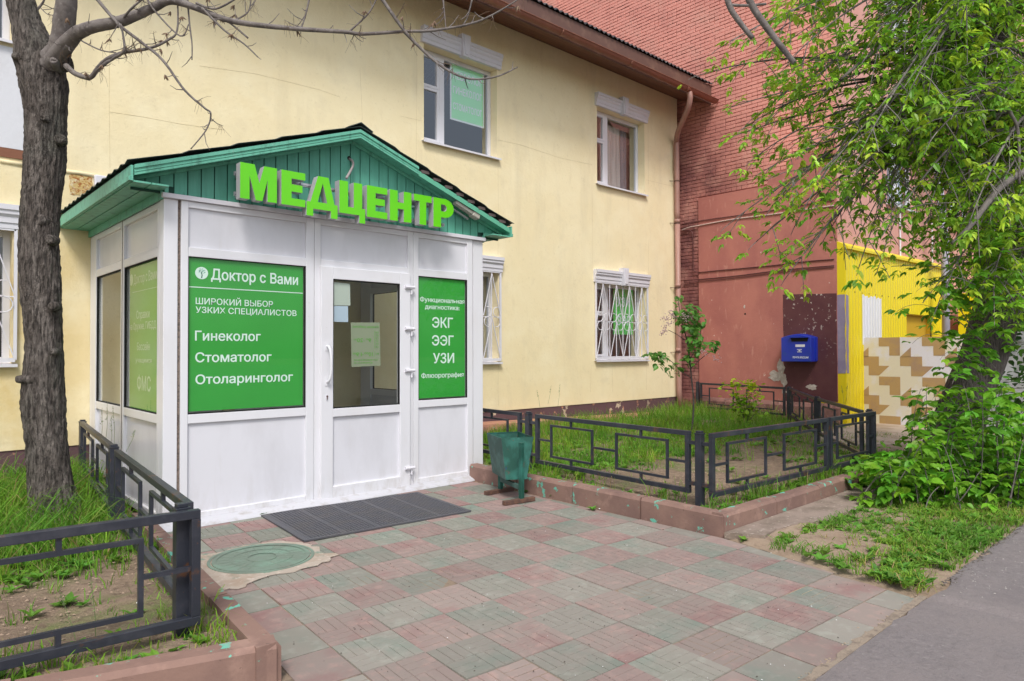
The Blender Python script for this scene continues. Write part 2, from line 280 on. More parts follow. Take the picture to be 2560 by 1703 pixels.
# flat lettering, fitted to a width; returns list of verts, faces in (u,v) with cap height
from mathutils.geometry import tessellate_polygon
TEXTC = {}
def text_uv(s, bold=0.0, spacing=1.0):
    """outlines of the built-in font, each outer contour filled by itself (overlapping strokes stay solid)"""
    if (s, spacing) in TEXTC: return TEXTC[s, spacing]
    c = bpy.data.curves.new('t', 'FONT'); c.body = s; c.size = 1; c.space_character = spacing; c.resolution_u = 3; c.fill_mode = 'NONE'
    o = bpy.data.objects.new('t', c); sc.collection.objects.link(o)
    dg = bpy.context.evaluated_depsgraph_get(); dg.update()
    me = bpy.data.meshes.new_from_object(o.evaluated_get(dg))
    co = [(x.co[0], x.co[1]) for x in me.vertices]; nb = {}
    for e in me.edges:
        p, q = e.vertices; nb.setdefault(p, []).append(q); nb.setdefault(q, []).append(p)
    seen = set(); loops = []
    for st in range(len(co)):
        if st in seen or st not in nb: continue
        lp = [st]; seen.add(st); cur = st
        while True:
            nx = [q for q in nb[cur] if q not in seen]
            if not nx: break
            cur = min(nx) if len(lp) == 1 else nx[0]; seen.add(cur); lp.append(cur)
        loops.append([co[i] for i in lp])
    area = lambda L: .5*sum(L[i-1][0]*L[i][1]-L[i][0]*L[i-1][1] for i in range(len(L)))
    A = [area(L) for L in loops]; sg = 1 if A and A[max(range(len(A)), key=lambda i: abs(A[i]))] > 0 else -1
    def inl(p, L):
        r = False
        for i in range(len(L)):
            (x0, y0), (x1, y1) = L[i-1], L[i]
            if (y0 > p[1]) != (y1 > p[1]) and p[0] < (x1-x0)*(p[1]-y0)/(y1-y0)+x0: r = not r
        return r
    V = []; F = []
    par_ = []
    for i, L in enumerate(loops):
        cand = [j for j, M in enumerate(loops) if j != i and A[i]*A[j] < 0 and abs(A[j]) > abs(A[i]) and all(inl(p, M) for p in L[::3])]
        par_.append(min(cand, key=lambda j: abs(A[j])) if cand else None)
    for i, L in enumerate(loops):
        if par_[i] is not None: continue
        H = [M for j, M in enumerate(loops) if par_[j] == i]
        pol = [[Vector((x, y, 0)) for x, y in L]]+[[Vector((x, y, 0)) for x, y in M] for M in H]
        b = len(V); V += [(p.x, p.y) for q in pol for p in q]; F += [tuple(i+b for i in t) for t in tessellate_polygon(pol)]
    bpy.data.objects.remove(o); bpy.data.curves.remove(c); bpy.data.meshes.remove(me)
    TEXTC[s, spacing] = (np.array(V) if V else np.zeros((0, 2)), F); return TEXTC[s, spacing]
CAPH = None
def put_text(mb, s, o, U, V, width, cap, bold=.02, mirror=False, spacing=1.0, mi=0):
    """text whose baseline starts at o and spans width along U; cap = capital height along V"""
    global CAPH
    if CAPH is None: CAPH = text_uv('Н')[0][:, 1].max()
    v, f = text_uv(s, 0, spacing)
    if not len(v): return
    v = v.copy(); v[:, 0] -= v[:, 0].min(); o, U, V = map(np.array, (o, U, V)); N = np.cross(U, V)
    if bold:                                  # heavier strokes: the outline repeated with small shifts
        st = bold*1.1; sh = [(0, 0), (st, 0), (st*.5, st*.45), (st*.5, -st*.45), (st, st*.35), (0, st*.35)]
    else: sh = [(0, 0)]
    wmax = v[:, 0].max()+(bold*1.1 if bold else 0)
    for k, (du, dv) in enumerate(sh):
        q = v+np.array((du, dv)); q[:, 0] *= width/wmax; q[:, 1] *= cap/CAPH
        if mirror: q[:, 0] = width-q[:, 0]
        mb.add([o+U*a+V*b+N*(.00012*k) for i_, (a, b) in enumerate(q)], f, mi)

X_, Y_, Z_ = (1, 0, 0), (0, 1, 0), (0, 0, 1)

# ================================================================== THE YELLOW HOUSE
WY = 9.02; XR = 13.43; XRED = 13.6
def wall_with_openings(mb, a0, a1, z0, z1, ops, t0, t1, axis='y'):
    xs = sorted({a0, a1, *[v for o in ops for v in o[:2]]}); zs = sorted({z0, z1, *[v for o in ops for v in o[2:]]})
    for i in range(len(xs)-1):
        run = None
        for j in range(len(zs)-1):
            cx_, cz_ = (xs[i]+xs[i+1])/2, (zs[j]+zs[j+1])/2
            solid = not any(o[0] < cx_ < o[1] and o[2] < cz_ < o[3] for o in ops)
            if solid: run = (run[0], zs[j+1]) if run else (zs[j], zs[j+1])
            if (not solid or j == len(zs)-2) and run:
                if axis == 'y': mb.box(xs[i], xs[i+1], t0, t1, *run)
                else: mb.box(t0, t1, xs[i], xs[i+1], *run)
                run = None
WIN = [(6.40, 7.96, 4.84, 6.40), (10.62, 12.20, 4.84, 6.40), (6.40, 7.98, 1.30, 2.86), (10.56, 12.22, 1.30, 2.86),
       (-.65, 1.06, 4.80, 6.40), (-.62, 1.08, 1.37, 2.80), (-4.4, -2.8, 4.84, 6.40), (-4.4, -2.8, 1.37, 2.80)]
house = thing('yellow_house', 'long pale yellow two-storey house with brown eaves behind the entrance porch', 'house', (0, WY, 0))
mb = MB(); wall_with_openings(mb, -9, XR, .45, 7.24, WIN+[(2.3, 3.3, 0.45, 2.3)], WY, WY+.4)
part('wall', mb, m_wall, house)
mb = MB(); mb.box(-9, 2.3, WY+.012, WY+.4, -.3, .45); mb.box(3.3, XR-.005, WY+.012, WY+.4, -.3, .45); part('plinth', mb, m_plinth, house)
mb = MB(); mb.box(-9, -8.6, WY+.4, 19, -.3, 7.2); mb.box(XR-.4, XR, WY+.4, 19, -.3, 7.2); mb.box(-8.6, XR-.4, 18.6, 19, -.3, 7.2)
part('wall', mb, m_wall, house, 'plain side and rear walls')
mb = MB(); mb.box(-8.6, XR-.4, WY+.4, 18.6, 3.6, 3.8); mb.box(-8.6, XR-.4, WY+.4, 18.6, -.1, .1); mb.box(-8.6, XR-.4, WY+2.9, WY+3.0, .1, 3.6); mb.box(-8.6, XR-.4, WY+2.9, WY+3.0, 3.8, 7.2)
part('floor', mb, m_dark, house)
# plaster seams: slightly proud cords of filler and hairline cracks
mb = MB()
def wl(*p): return [tuple(ony(a, b, WY-.001)) for a, b in p]
for pts in (((150, 427), (200, 433), (262, 444)), ((0, 402), (60, 413))): mb = MB(); mb.tube(wl(*pts), .022, 6); part('string_course', mb, m_wall, house, smooth=True)
mb = MB()
for pts in (((274, 40), (273, 250), (275, 420)), ((276, 280), (360, 293), (450, 310), (560, 325)), ((500, 165), (640, 185), (800, 225), (850, 243)), ((1041, 40), (1042, 200), (1040, 440)),
            ((1245, 350), (1300, 362), (1400, 395), (1480, 412)), ((1245, 400), (1246, 560), (1245, 640)), ((1480, 480), (1482, 600), (1480, 690)), ((1620, 300), (1621, 460)), ((1622, 600), (1620, 720)),
            ((1000, 290), (1052, 302)), ((1615, 450), (1690, 468)), ((1478, 912), (1476, 980)), ((1530, 905), (1532, 980)), ((1617, 908), (1616, 975)), ((1246, 912), (1245, 980), (1247, 1015)), ((900, 170), (906, 300))):
    mb = MB(); W_ = wl(*pts); W_ = [tuple(Vector(W_[i]).lerp(Vector(W_[i+1]), k/8)+Vector((.012*mnoise.noise((i*8+k, pts[0][0], 1)), 0, .012*mnoise.noise((i*8+k, pts[0][0], 7))))) for i in range(len(W_)-1) for k in range(8)]+[W_[-1]]; mb.tube(W_, [.0022*(.5+.9*abs(mnoise.noise((i*.7, pts[0][0], 3)))) for i in range(len(W_))], 4); part('plaster_seam', mb, mat('seam_filler', (.56, .46, .28), .95), house)
# white painted panel and brown band by the upper left window
mb = MB(); mb.box(-9, 1.2, WY-.012, WY, 3.66, 4.74); mb.box(1.11, 1.2, WY-.0125, WY, 4.741, 6.4); part('painted_panel', mb, m_whiteplaster, house, 'white painted plaster field under the upper left window')
mb = MB(); mb.box(-9, 1.2, WY-.014, WY, 3.56, 3.657); part('painted_band', mb, m_brownband, house, 'rust brown band')
mb = MB(); poly = [(1.70+max(-.11, min(.11, .15*math.cos(t)))+.006*math.sin(9*t), 3.375+max(-.12, min(.11, .15*math.sin(t)))+.006*math.cos(7*t)) for t in np.linspace(0, 2*math.pi, 28)[:-1]]
mb.prism(poly, (0, WY+.001, 0), X_, Z_, (0, -1, 0), .006); part('rust_stain', mb, m_rustpatch, house, 'rusty orange square plate on the wall')

def lintel(x0, x1, z0, z1, parent):
    """profiled white window crown with a keystone"""
    h = z1-z0; mb = MB()
    prof = [(0, .0), (.05, .0), (.05, .22*h), (.062, .24*h), (.062, .48*h), (.085, .60*h), (.085, .74*h), (.10, .78*h), (.10, h), (0, h)]
    mb.prism([(u, v) for u, v in prof], (x0, WY, z0), (0, -1, 0), Z_, X_, x1-x0)
    part('lintel', mb, m_trim, parent)
    c = (x0+x1)/2; mb = MB(); mb.prism([(-.06, -.03), (.06, -.03), (.095, h+.08), (-.095, h+.08)], (c, WY-.125, z0), X_, Z_, Y_, .12)
    mb.prism([(-.035, -.0), (.035, -.0), (.06, h+.05), (-.06, h+.05)], (c, WY-.14, z0), X_, Z_, Y_, .015)
    part('keystone', mb, m_trim, parent)
def window(op, parent, grille=False, crown=True, gl=None, split=.36):
    x0, x1, z0, z1 = op; y = WY+.17
    mb = MB(); e = .003
    mb.box(x0+e, x0+.07, y, y+.07, z0, z1); mb.box(x1-.07, x1-e, y, y+.07, z0, z1); mb.box(x0+.07, x1-.07, y, y+.07, z0, z0+.07); mb.box(x0+.07, x1-.07, y, y+.07, z1-.07, z1-e)
    xm = x0+.07+split; mb.box(xm, xm+.10, y-.01, y+.07, z0+.07, z1-.07)
    W = part('window', mb, m_pvc, parent, bevel=.004)
    zt = z0+.07+.62*(z1-z0-.14)
    def sash(a, b, c, d):
        s = MB(); t = .045; yy = y-.012
        s.box(a, a+t, yy, y+.05, c, d); s.box(b-t, b, yy, y+.05, c, d); s.box(a+t, b-t, yy, y+.05, c, c+t); s.box(a+t, b-t, yy, y+.05, d-t, d)
        part('sash', s, m_pvc, W, bevel=.003)
        g = MB(); g.add([(a+t, y+.015, c+t), (b-t, y+.015, c+t), (b-t, y+.015, d-t), (a+t, y+.015, d-t)], [(0, 1, 2, 3)]); part('pane', g, gl or m_glassd, W)
    sash(x0+.072, xm-.002, z0+.072, zt); sash(x0+.072, xm-.002, zt+.004, z1-.072)
    g = MB(); a, b = xm+.10, x1-.07
    g.add([(a, y+.03, z0+.07), (b, y+.03, z0+.07), (b, y+.03, z1-.07), (a, y+.03, z1-.07)], [(0, 1, 2, 3)]); part('pane', g, gl or m_glassd, W)
    s = MB(); s.prism([(0.17, .015), (-.07, -.005), (-.07, -.035), (-.06, -.035), (-.06, -.012), (.17, .0)], (x0-.04, WY, z0), (0, 1, 0), Z_, X_, x1-x0+.08)
    part('sill', s, m_trim, W)
    mb = MB(); mb.box(x0-.001, x0+.004, WY-.002, y, z0, z1); mb.box(x1-.004, x1+.001, WY-.002, y, z0, z1); part('reveal', mb, m_wall, W)
    if crown: lintel(x0-.06, x1+.06, z1+.0, z1+.25, W)
    if grille:
        g = MB(); yy = WY-.03; X0, X1 = x0-.02, x1+.02; Z0, Z1 = z0+.04, z1-.005
        g.bar((X0, yy, Z0), (X0, yy, Z1), .03, .03); g.bar((X1, yy, Z0), (X1, yy, Z1), .03, .03); g.bar((X0, yy, Z0), (X1, yy, Z0), .045, .045); g.bar((X0, yy, Z1), (X1, yy, Z1), .03, .03)
        zm = (Z0+Z1)/2-.02; g.bar((X0, yy, zm), (X1, yy, zm), .012, .012)
        n = 8; w = (X1-X0)/n
        for i in range(1, n): g.bar((X0+i*w, yy, Z0), (X0+i*w, yy, Z1), .013, .013)
        for i in range(0, n, 2):
            c = X0+(i+1)*w
            for s_ in (-1, 1):
                g.bar((c, yy-.012, Z1-.03), (c+s_*w*.95, yy-.012, zm+.02), .014, .010); g.bar((c, yy-.012, zm-.02), (c+s_*w*.95, yy-.012, Z0+.03), .014, .010)
        for i in range(n+1):
            for s_ in (-1, 1):
                if (i == 0 and s_ < 0) or (i == n and s_ > 0): continue
                c = X0+i*w; up = 1 if i % 2 else -1; pts = []
                for t in np.linspace(-.5*math.pi, .60*math.pi, 9): pts.append((c+s_*(w*.52-math.cos(t)*w*.42), yy-.02, zm+up*(.085+math.sin(t)*.085)))
                g.tube(pts, .007, 5)
        part('grille', g, mat('white_painted_iron', (.70, .69, .74), .5), W)
    return W
m_glassu = glass('upper_window_glass', (.92, .95, .96), 1.55, 2.9)
wins = [window(op, house, grille=(i in (2, 3, 5)), crown=(i not in (4,)), gl=(m_glassu if i in (0, 1, 4) else None), split=(.36 if i != 3 else .42)) for i, op in enumerate(WIN)]
# curtains behind glass
def curtain(x0, x1, z0, z1, y, par, m_=m_curtain):
    mb = MB(); xs = np.linspace(x0, x1, 26)
    for i, x in enumerate(xs): mb.v += [(x, y+.02*math.sin(x*38)+.01*math.sin(x*91), z0), (x, y+.015*math.sin(x*38+.4), z1)]
    for i in range(25): mb.f.append((2*i, 2*i+2, 2*i+3, 2*i+1)); mb.mi.append(0)
    part('curtain', mb, m_, par, smooth=True)
curtain(11.2, 11.85, 4.95, 6.3, WY+.42, wins[1]); curtain(11.95, 12.14, 4.95, 6.3, WY+.45, wins[1], mat('grey_curtain', (.3, .3, .33), .9)); curtain(6.5, 6.72, 4.9, 6.3, WY+.5, wins[0], mat('grey_curtain', (.3, .3, .33), .9))
curtain(7.6, 7.92, 1.4, 2.8, WY+.42, wins[2], mat('grey_curtain', (.3, .3, .33), .9)); curtain(10.65, 11.0, 1.4, 2.8, WY+.42, wins[3], mat('grey_curtain', (.3, .3, .33), .9))
# downpipe, gutter, soffit, roof
GY, GZ = 8.12, 6.98
mb = MB(); N = 10
xs0, xs1 = -9.3, 13.57
prof = [(-.075*math.cos(t), -.075*math.sin(t)) for t in np.linspace(0, math.pi, N)]
pro2 = [(u*.90, v*.90) for u, v in reversed(prof)]
mb.prism(prof+pro2, (xs0, GY, GZ), Y_, Z_, X_, xs1-xs0)
mb.tube([(xs0, GY-.075, GZ), (xs1, GY-.075, GZ)], .011, 6)
for x in np.arange(-8.5, 13.5, 1.9): mb.prism([(u*1.07, v*1.07) for u, v in prof]+pro2, (x, GY, GZ), Y_, Z_, X_, .05)
gut = part('gutter', mb, m_gutter, house, smooth=True)
for x in np.arange(-8.2, 13.5, .95):
    b = MB(); b.bar((x, GY-.07, GZ+.01), (x, GY+.10, GZ+.06), .022, .005); b.bar((x, GY+.10, GZ+.06), (x, GY+.12, GZ+.16), .022, .005)
    part('gutter_bracket', b, m_alu, gut)
mb = MB(); mb.box(xs0, 13.56, GY+.10, GY+.125, GZ-.06, GZ+.36); part('fascia_board', mb, m_fascia, house)
y = GY+.13; k = 0
yy0, zz0, yy1, zz1 = GY+.10, GZ-.04, WY+.0, 7.22
nb = 7
for i in range(nb):
    a, b = i/nb+.004, (i+1)/nb-.004
    p = MB(); P = lambda t: (yy0+(yy1-yy0)*t, zz0+(zz1-zz0)*t)
    (ya, za), (yb, zb) = P(a), P(b)
    p.add([(xs0, ya, za), (13.56, ya, za), (13.56, yb, zb), (xs0, yb, zb), (xs0, ya, za+.02), (13.56, ya, za+.02), (13.56, yb, zb+.02), (xs0, yb, zb+.02)],
          [(0, 1, 2, 3), (7, 6, 5, 4), (0, 4, 5, 1), (1, 5, 6, 2), (2, 6, 7, 3), (3, 7, 4, 0)]); part('soffit_plank', p, m_soffit, house)
mb = MB(); nx = 700; y0r, z0r, y1r, z1r = GY-.0, GZ+.37, 14.0, 9.9
for i in range(nx+1):
    x = xs0+(13.57-xs0)*i/nx; wv = .022*math.sin(2*math.pi*x/.13)
    mb.v += [(x, y0r+.06, z0r+wv+.02), (x, y1r, z1r+wv), (x, y0r+.06, z0r+wv+.005), (x, 2*y1r-y0r, z0r+wv)]
for i in range(nx):
    a, b = i*4, i*4+4; mb.f += [(a, b, b+1, a+1), (a+2, b+2, b, a), (a+1, b+1, b+3, a+3)]; mb.mi += [0]*3
part('roof', mb, m_sheet, house)
P0 = np.array((12.55, GY, GZ-.07))
dp = [tuple(P0), (12.57, GY+.0, GZ-.20), (12.66, GY+.12, GZ-.38), (13.02, WY-.32, GZ-.62), (13.20, WY-.14, GZ-.76), (13.26, WY-.10, GZ-.95), (13.27, WY-.10, 4.4)]
dq = [(13.27, WY-.10, 4.4), (13.29, WY-.105, 2.0), (13.29, WY-.11, .62), (13.30, WY-.13, .22)]
def smooth_path(pts, n=6):
    pts = [Vector(p) for p in pts]; out = []
    for i in range(len(pts)-1):
        p0, p1, p2, p3 = pts[max(i-1, 0)], pts[i], pts[i+1], pts[min(i+2, len(pts)-1)]
        for k in range(n):
            t = k/n; out.append(.5*((2*p1)+(p2-p0)*t+(2*p0-5*p1+4*p2-p3)*t*t+(3*p1-p0-3*p2+p3)*t**3))
    return out+[pts[-1]]
mb = MB(); mb.tube(smooth_path(dp, 6), .058, 14)
part('downpipe', mb, m_pipe, house, smooth=True)
mb = MB(); mb.tube(dq, .060, 14)
for z in (4.4, 2.95, 1.5): mb.tube([(13.27+.006*(4.4-z), WY-.10, z-.04), (13.27+.006*(4.4-z), WY-.10, z+.04)], .066, 14)
part('downpipe', mb, m_pipe, house, smooth=True)
for z in (5.3, 4.35, 2.9, 1.45):
    b = MB(); b.tube([(13.27, WY-.10, z-.012), (13.27, WY-.10, z+.012)], .067, 14); b.bar((13.12, WY, z), (13.25, WY-.10, z), .012, .012); part('pipe_clamp', b, m_rust, house)

# ================================================================== THE RED BUILDING (brick end wall, street front in lit pink)
red = thing('red_brick_building', 'tall salmon red building with painted brick end wall beside the yellow house', 'building', (XRED, 5.54, 0))
YF = 5.54; ZT = 13.5
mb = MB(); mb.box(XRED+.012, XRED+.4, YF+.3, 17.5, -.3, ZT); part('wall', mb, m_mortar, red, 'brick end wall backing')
# bricks: running bond, the 300 that show largest as objects, the rest as one mass
bl, bh, gp = .237, .070, .010
bricks = []
row = 0; z = 4.95
def in_plaster(y, z): return False
for row in range(int((ZT-4.95)/(bh+gp))):
    z = 4.93+row*(bh+gp); off = (row % 2)*(bl+gp)/2
    k = 0; y = YF+.02-off
    while y < 17.3:
        L = bl if (row % 6) else bl/2-gp/2
        a, b = max(y, YF+.02), y+L
        if b-a > .04: bricks.append((a, b, z, z+bh))
        y += L+gp
for row in range(int((4.93-.2)/(bh+gp))):
    z = 4.93-(row+1)*(bh+gp); y = 8.60+((row+1) % 2)*.12
    if row % 2 == 0: bricks.append((8.6, 8.71, z, z+bh))
    while y < 10.2: bricks.append((y, y+bl, z, z+bh)); y += bl+gp
for row in range(4):                                      # projecting base course of bare brick under the plaster
    z = .10+row*(bh+gp); y = 5.9+(row % 2)*.12
    while y < 8.5: bricks.append((y, y+bl, z, z+bh)); y += bl+gp
def bkey(b):
    p = proj((XRED, (b[0]+b[1])/2, (b[2]+b[3])/2)); vis = 0 < p[0] < 2560 and 0 < p[1] < 1703
    occ = p[0] < 1700 or p[0] > 2085
    return (0 if vis and not occ else 1, p[2])
def brick_box(mb, b, jit):
    a, c, z0, z1 = b; r = jit
    px_ = XRED-.006+r[0]*.004; s = .004
    mb.add([(px_+s*1.5, a, z0), (px_+s*1.5, c, z0), (px_+s*1.5, c, z1), (px_+s*1.5, a, z1), (px_, a+s, z0+s), (px_, c-s, z0+s), (px_, c-s, z1-s), (px_, a+s, z1-s), (XRED+.02, a, z0), (XRED+.02, c, z0), (XRED+.02, c, z1), (XRED+.02, a, z1)],
           [(7, 6, 5, 4), (0, 4, 5, 1), (1, 5, 6, 2), (2, 6, 7, 3), (3, 7, 4, 0), (8, 0, 1, 9), (9, 1, 2, 10), (10, 2, 3, 11), (11, 3, 0, 8)])
order = sorted([b for b in bricks if b[2] > 4.9 or b[2] < 4.9], key=bkey)
rb = random.Random(3)
for b in order[:300]:
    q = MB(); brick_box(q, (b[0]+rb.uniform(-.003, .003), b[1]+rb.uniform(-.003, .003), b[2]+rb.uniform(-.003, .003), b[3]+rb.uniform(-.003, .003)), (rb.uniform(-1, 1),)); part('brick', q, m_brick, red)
q = MB()
for b in order[300:]: brick_box(q, (b[0]+rb.uniform(-.003, .003), b[1]+rb.uniform(-.003, .003), b[2]+rb.uniform(-.004, .004), b[3]+rb.uniform(-.004, .004)), (rb.uniform(-1, 1),))
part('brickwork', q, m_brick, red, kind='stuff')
# plastered field, ledge, patches
def sheet_x(pts, x, t):      # polygon (y,z) on the end wall, standing proud by t towards -x
    mb = MB(); mb.prism([(a, b) for a, b in pts], (x, 0, 0), Y_, Z_, (-1, 0, 0), t); return mb
def jag(pts, amp, step=.12, seed=1):
    r = random.Random(seed); out = []
    for i in range(len(pts)):
        a, b = np.array(pts[i]), np.array(pts[(i+1) % len(pts)]); n = max(1, int(np.linalg.norm(b-a)/step))
        for k in range(n):
            p = a+(b-a)*k/n
            if k: p = p+np.array((r.uniform(-amp, amp), r.uniform(-amp, amp)))
            out.append(tuple(p))
    return out
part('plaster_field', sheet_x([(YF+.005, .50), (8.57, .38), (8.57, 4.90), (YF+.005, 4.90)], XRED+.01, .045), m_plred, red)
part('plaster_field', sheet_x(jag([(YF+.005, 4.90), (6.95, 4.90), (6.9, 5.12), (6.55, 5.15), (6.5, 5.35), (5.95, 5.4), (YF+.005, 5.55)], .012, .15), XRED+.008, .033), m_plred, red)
mb = MB(); mb.prism([(0, .0), (.10, .0), (.10, .38), (.04, .46), (0, .46)], (XRED, YF-.05, 0), (-1, 0, 0), Z_, Y_, 3.1); part('base_ledge', mb, mat('dirty_pink_base', (.26, .13, .11), .9, stains=((7, (.16, .08, .07), .45, .65), (16, (.4, .3, .26), .62, .66)), bump=((15, .6, .015),)), red)
part('painted_patch', sheet_x(jag([(YF+.01, .50), (6.60, .46), (6.62, 2.62), (YF+.01, 2.58)], .006, .1), XRED-.035, .004), m_maroon, red, 'maroon painted rectangle with flaking white specks behind the mailbox')
c = onx(1965, 912, XRED); 
def blob(cx_, cz_, ry, rz, seed, n=26, amp=.4):
    r = random.Random(seed); ph = [r.uniform(0, 6.28) for _ in range(5)]
    return [(cx_+ry*math.cos(t)*(1+amp*(.4*math.sin(3*t+ph[0])+.3*math.sin(5*t+ph[1])+.3*math.sin(9*t+ph[2]))), cz_+rz*math.sin(t)*(1+amp*(.4*math.sin(2*t+ph[3])+.35*math.sin(7*t+ph[4])))) for t in np.linspace(0, 2*math.pi, n+1)[:-1]]
for (a, b, ry, rz, sd_) in ((1952, 925, .07, .22, 2), (1938, 940, .14, .10, 5), (1960, 950, .06, .12, 9), (1861, 767, .018, .035, 3), (2030, 968, .10, .06, 4), (1960, 980, .05, .04, 6)):
    p = onx(a, b, XRED-.04); part('peeled_patch', sheet_x(blob(p[1], p[2], ry, rz, sd_), XRED-.0365, .004+.0006*sd_), m_peel, red)
mb = MB(); p = onx(1863, 785, XRED-.035); mb.tube([(XRED-.042, p[1], p[2]), (XRED-.03, p[1], p[2])], .02, 8); part('hole', mb, m_black, red)
def cable(pts, r, m_, x=XRED-.05, sag=0):
    mb = MB(); mb.tube(smooth_path([tuple(onx(a, b, x)) for a, b in pts], 4), r, 6); part('cable', mb, m_, red, smooth=True)
cable([(1704, 576), (1722, 569), (1742, 565), (1830, 549), (1940, 535), (2000, 526), (2085, 514)], .014, m_conduit)
cable([(1706, 561), (1745, 553), (1850, 538), (1930, 526), (2010, 512), (2085, 500)], .010, m_cable)
cable([(1708, 576), (1728, 578), (1732, 600), (1733, 660), (1740, 680), (1800, 676), (1930, 664), (2003, 655), (2085, 648)], .011, m_cable)
cable([(1710, 703), (1745, 699), (1840, 690), (1950, 676), (2085, 664)], .010, m_cable)
cable([(1710, 706), (1745, 704), (1840, 695), (1950, 681), (2085, 668)], .008, m_cable)
# street front: pink with its stronger light in the colour, windows with white frames
FW = [(16.2, 17.9, 4.7, 6.6), (20.6, 22.4, 4.7, 6.6), (24.8, 26.6, 4.7, 6.6), (16.2, 17.9, 8.1, 10.0), (20.6, 22.4, 8.1, 10.0), (24.8, 26.6, 8.1, 10.0)]
mb = MB(); wall_with_openings(mb, XRED, 34, -.3, ZT, FW, YF, YF+.3); part('wall', mb, m_plpink_lit, red, 'pale pink street front')
mb = MB(); mb.box(33.6, 34, YF+.3, 17.5, -.3, ZT); mb.box(XRED+.4, 33.6, 17.1, 17.5, -.3, ZT); mb.box(XRED, 34, YF, 17.5, ZT, ZT+.3); mb.box(XRED+.4, 33.6, YF+3, YF+3.1, 0, ZT); part('roof', mb, m_fascia, red)
for x0, x1, z0, z1 in FW:
    mb = MB(); y = YF+.08
    mb.box(x0, x0+.09, y, y+.08, z0, z1); mb.box(x1-.09, x1, y, y+.08, z0, z1); mb.box(x0+.09, x1-.09, y, y+.08, z0, z0+.09); mb.box(x0+.09, x1-.09, y, y+.08, z1-.09, z1); mb.box((x0+x1)/2-.05, (x0+x1)/2+.05, y, y+.08, z0+.09, z1-.09)
    W = part('window', mb, m_trim, red)
    g = MB(); g.add([(x0, y+.04, z0), (x1, y+.04, z0), (x1, y+.04, z1), (x0, y+.04, z1)], [(0, 1, 2, 3)]); part('pane', g, m_glassd, W)
    mb = MB(); mb.box(x0-.08, x1+.08, YF-.10, y, z0-.05, z0-.003); part('sill', mb, m_trim, W)
    curtain(x0+.1, x1-.1, z0+.1, z1-.1, y+.25, W, mat('white_net', (.6, .6, .64), .9))
for x0, z0 in ((17.2, 6.95), (22.0, 6.95)):
    mb = MB(); mb.box(x0, x0+2.6, YF-1.0, YF, z0, z0+.15); B = part('balcony', mb, m_beige, red)
    mb = MB(); mb.box(x0, x0+2.6, YF-1.04, YF-1.003, z0-.02, z0+1.0); mb.box(x0-.04, x0-.003, YF-1.04, YF, z0-.02, z0+1.0); mb.box(x0+2.603, x0+2.64, YF-1.04, YF, z0-.02, z0+1.0); part('railing_panel', mb, m_trim, B)
for px_, zt_ in ((2250, 4.6), (2330, 4.6)):
    p = ony(px_, 560, YF-.03); mb = MB(); mb.tube([(p[0], p[1], 3.45), (p[0], p[1], zt_)], .02, 6); part('service_pipe', mb, m_trim, red)

# yellow sheet-metal annex
YA = 5.40
ax0, ax1 = XRED-.01, ony(2362, 674, YA)[0]
annex = thing('yellow_metal_annex', 'bright yellow corrugated metal annex against the red building', 'annex', (ax0, YA, 0))
DO = (16.9, 18.6, 1.0, 2.3)
def ztop(x): return 3.42+(x-ax0)*.012
def corrug(name, x0, x1, z0, z1f, y, par, m_=None, label=None, ph=0.):
    mb = MB(); pitch = .142; x = x0-ph; pts = []
    while x < x1-1e-6:
        for dx, dy in ((0, 0), (.085, 0), (.100, .022), (.127, .022), (.142, 0)):
            if x0 <= x+dx <= x1: pts.append((x+dx, y+dy))
        x += pitch
    pts.append((x1, y))
    for a, b in pts: mb.v += [(a, b, z0), (a, b, z1f(a))]
    for i in range(len(pts)-1): mb.f.append((2*i, 2*i+2, 2*i+3, 2*i+1)); mb.mi.append(0)
    part(name, mb, m_ or m_yellow, par, label)
e = 1.15; xs_ = np.arange(ax0+.02, ax1, e).tolist()+[ax1]
for i in range(len(xs_)-1):
    a, b = xs_[i], xs_[i+1]
    if b-a < .05: continue
    if b <= DO[0] or a >= DO[1]: corrug('corrugated_sheet', a, b, 0, ztop, YA, annex)
    else:
        corrug('corrugated_sheet', a, b, DO[3], ztop, YA, annex)
        if a < DO[0]: corrug('corrugated_sheet', a, DO[0], 0, lambda x: DO[3], YA, annex)
        if b > DO[1]: corrug('corrugated_sheet', DO[1], b, 0, lambda x: DO[3], YA, annex)
mb = MB(); mb.box(ax0-.012, ax0, YA-.004, YF+.45, 0, ztop(ax0)); mb.box(ax0, ax0+.10, YA-.012, YA-.004, 0, ztop(ax0)); part('side_panel', mb, m_yellow, annex)
mb = MB(); mb.add([(ax0-.02, YA-.06, ztop(ax0)), (ax1, YA-.06, ztop(ax1)), (ax1, YA-.06, ztop(ax1)+.05), (ax0-.02, YA-.06, ztop(ax0)+.05), (ax0-.02, YF, ztop(ax0)+.16), (ax1, YF, ztop(ax1)+.16), (ax0-.02, YF, ztop(ax0)), (ax1, YF, ztop(ax1))],
                  [(0, 1, 2, 3), (3, 2, 5, 4), (0, 3, 4, 6), (1, 7, 5, 2), (0, 6, 7, 1)]); part('roof', mb, m_yellow, annex)
mb = MB(); mb.box(DO[0], DO[0]+.02, YA+.025, YA+.11, DO[2]-1, DO[3]); mb.box(DO[1]-.02, DO[1], YA+.025, YA+.11, 0, DO[3]); mb.box(DO[0]+.02, DO[1]-.02, YA+.025, YA+.11, DO[3]-.02, DO[3]); part('door_recess', mb, mat('deep_yellow', (.60, .36, .01), .6), annex)
mb = MB(); mb.box(DO[0], DO[1], YA+.112, YA+.13, 0, DO[3]); part('door', mb, mat('ochre_door', (.55, .33, .02), .6), annex)
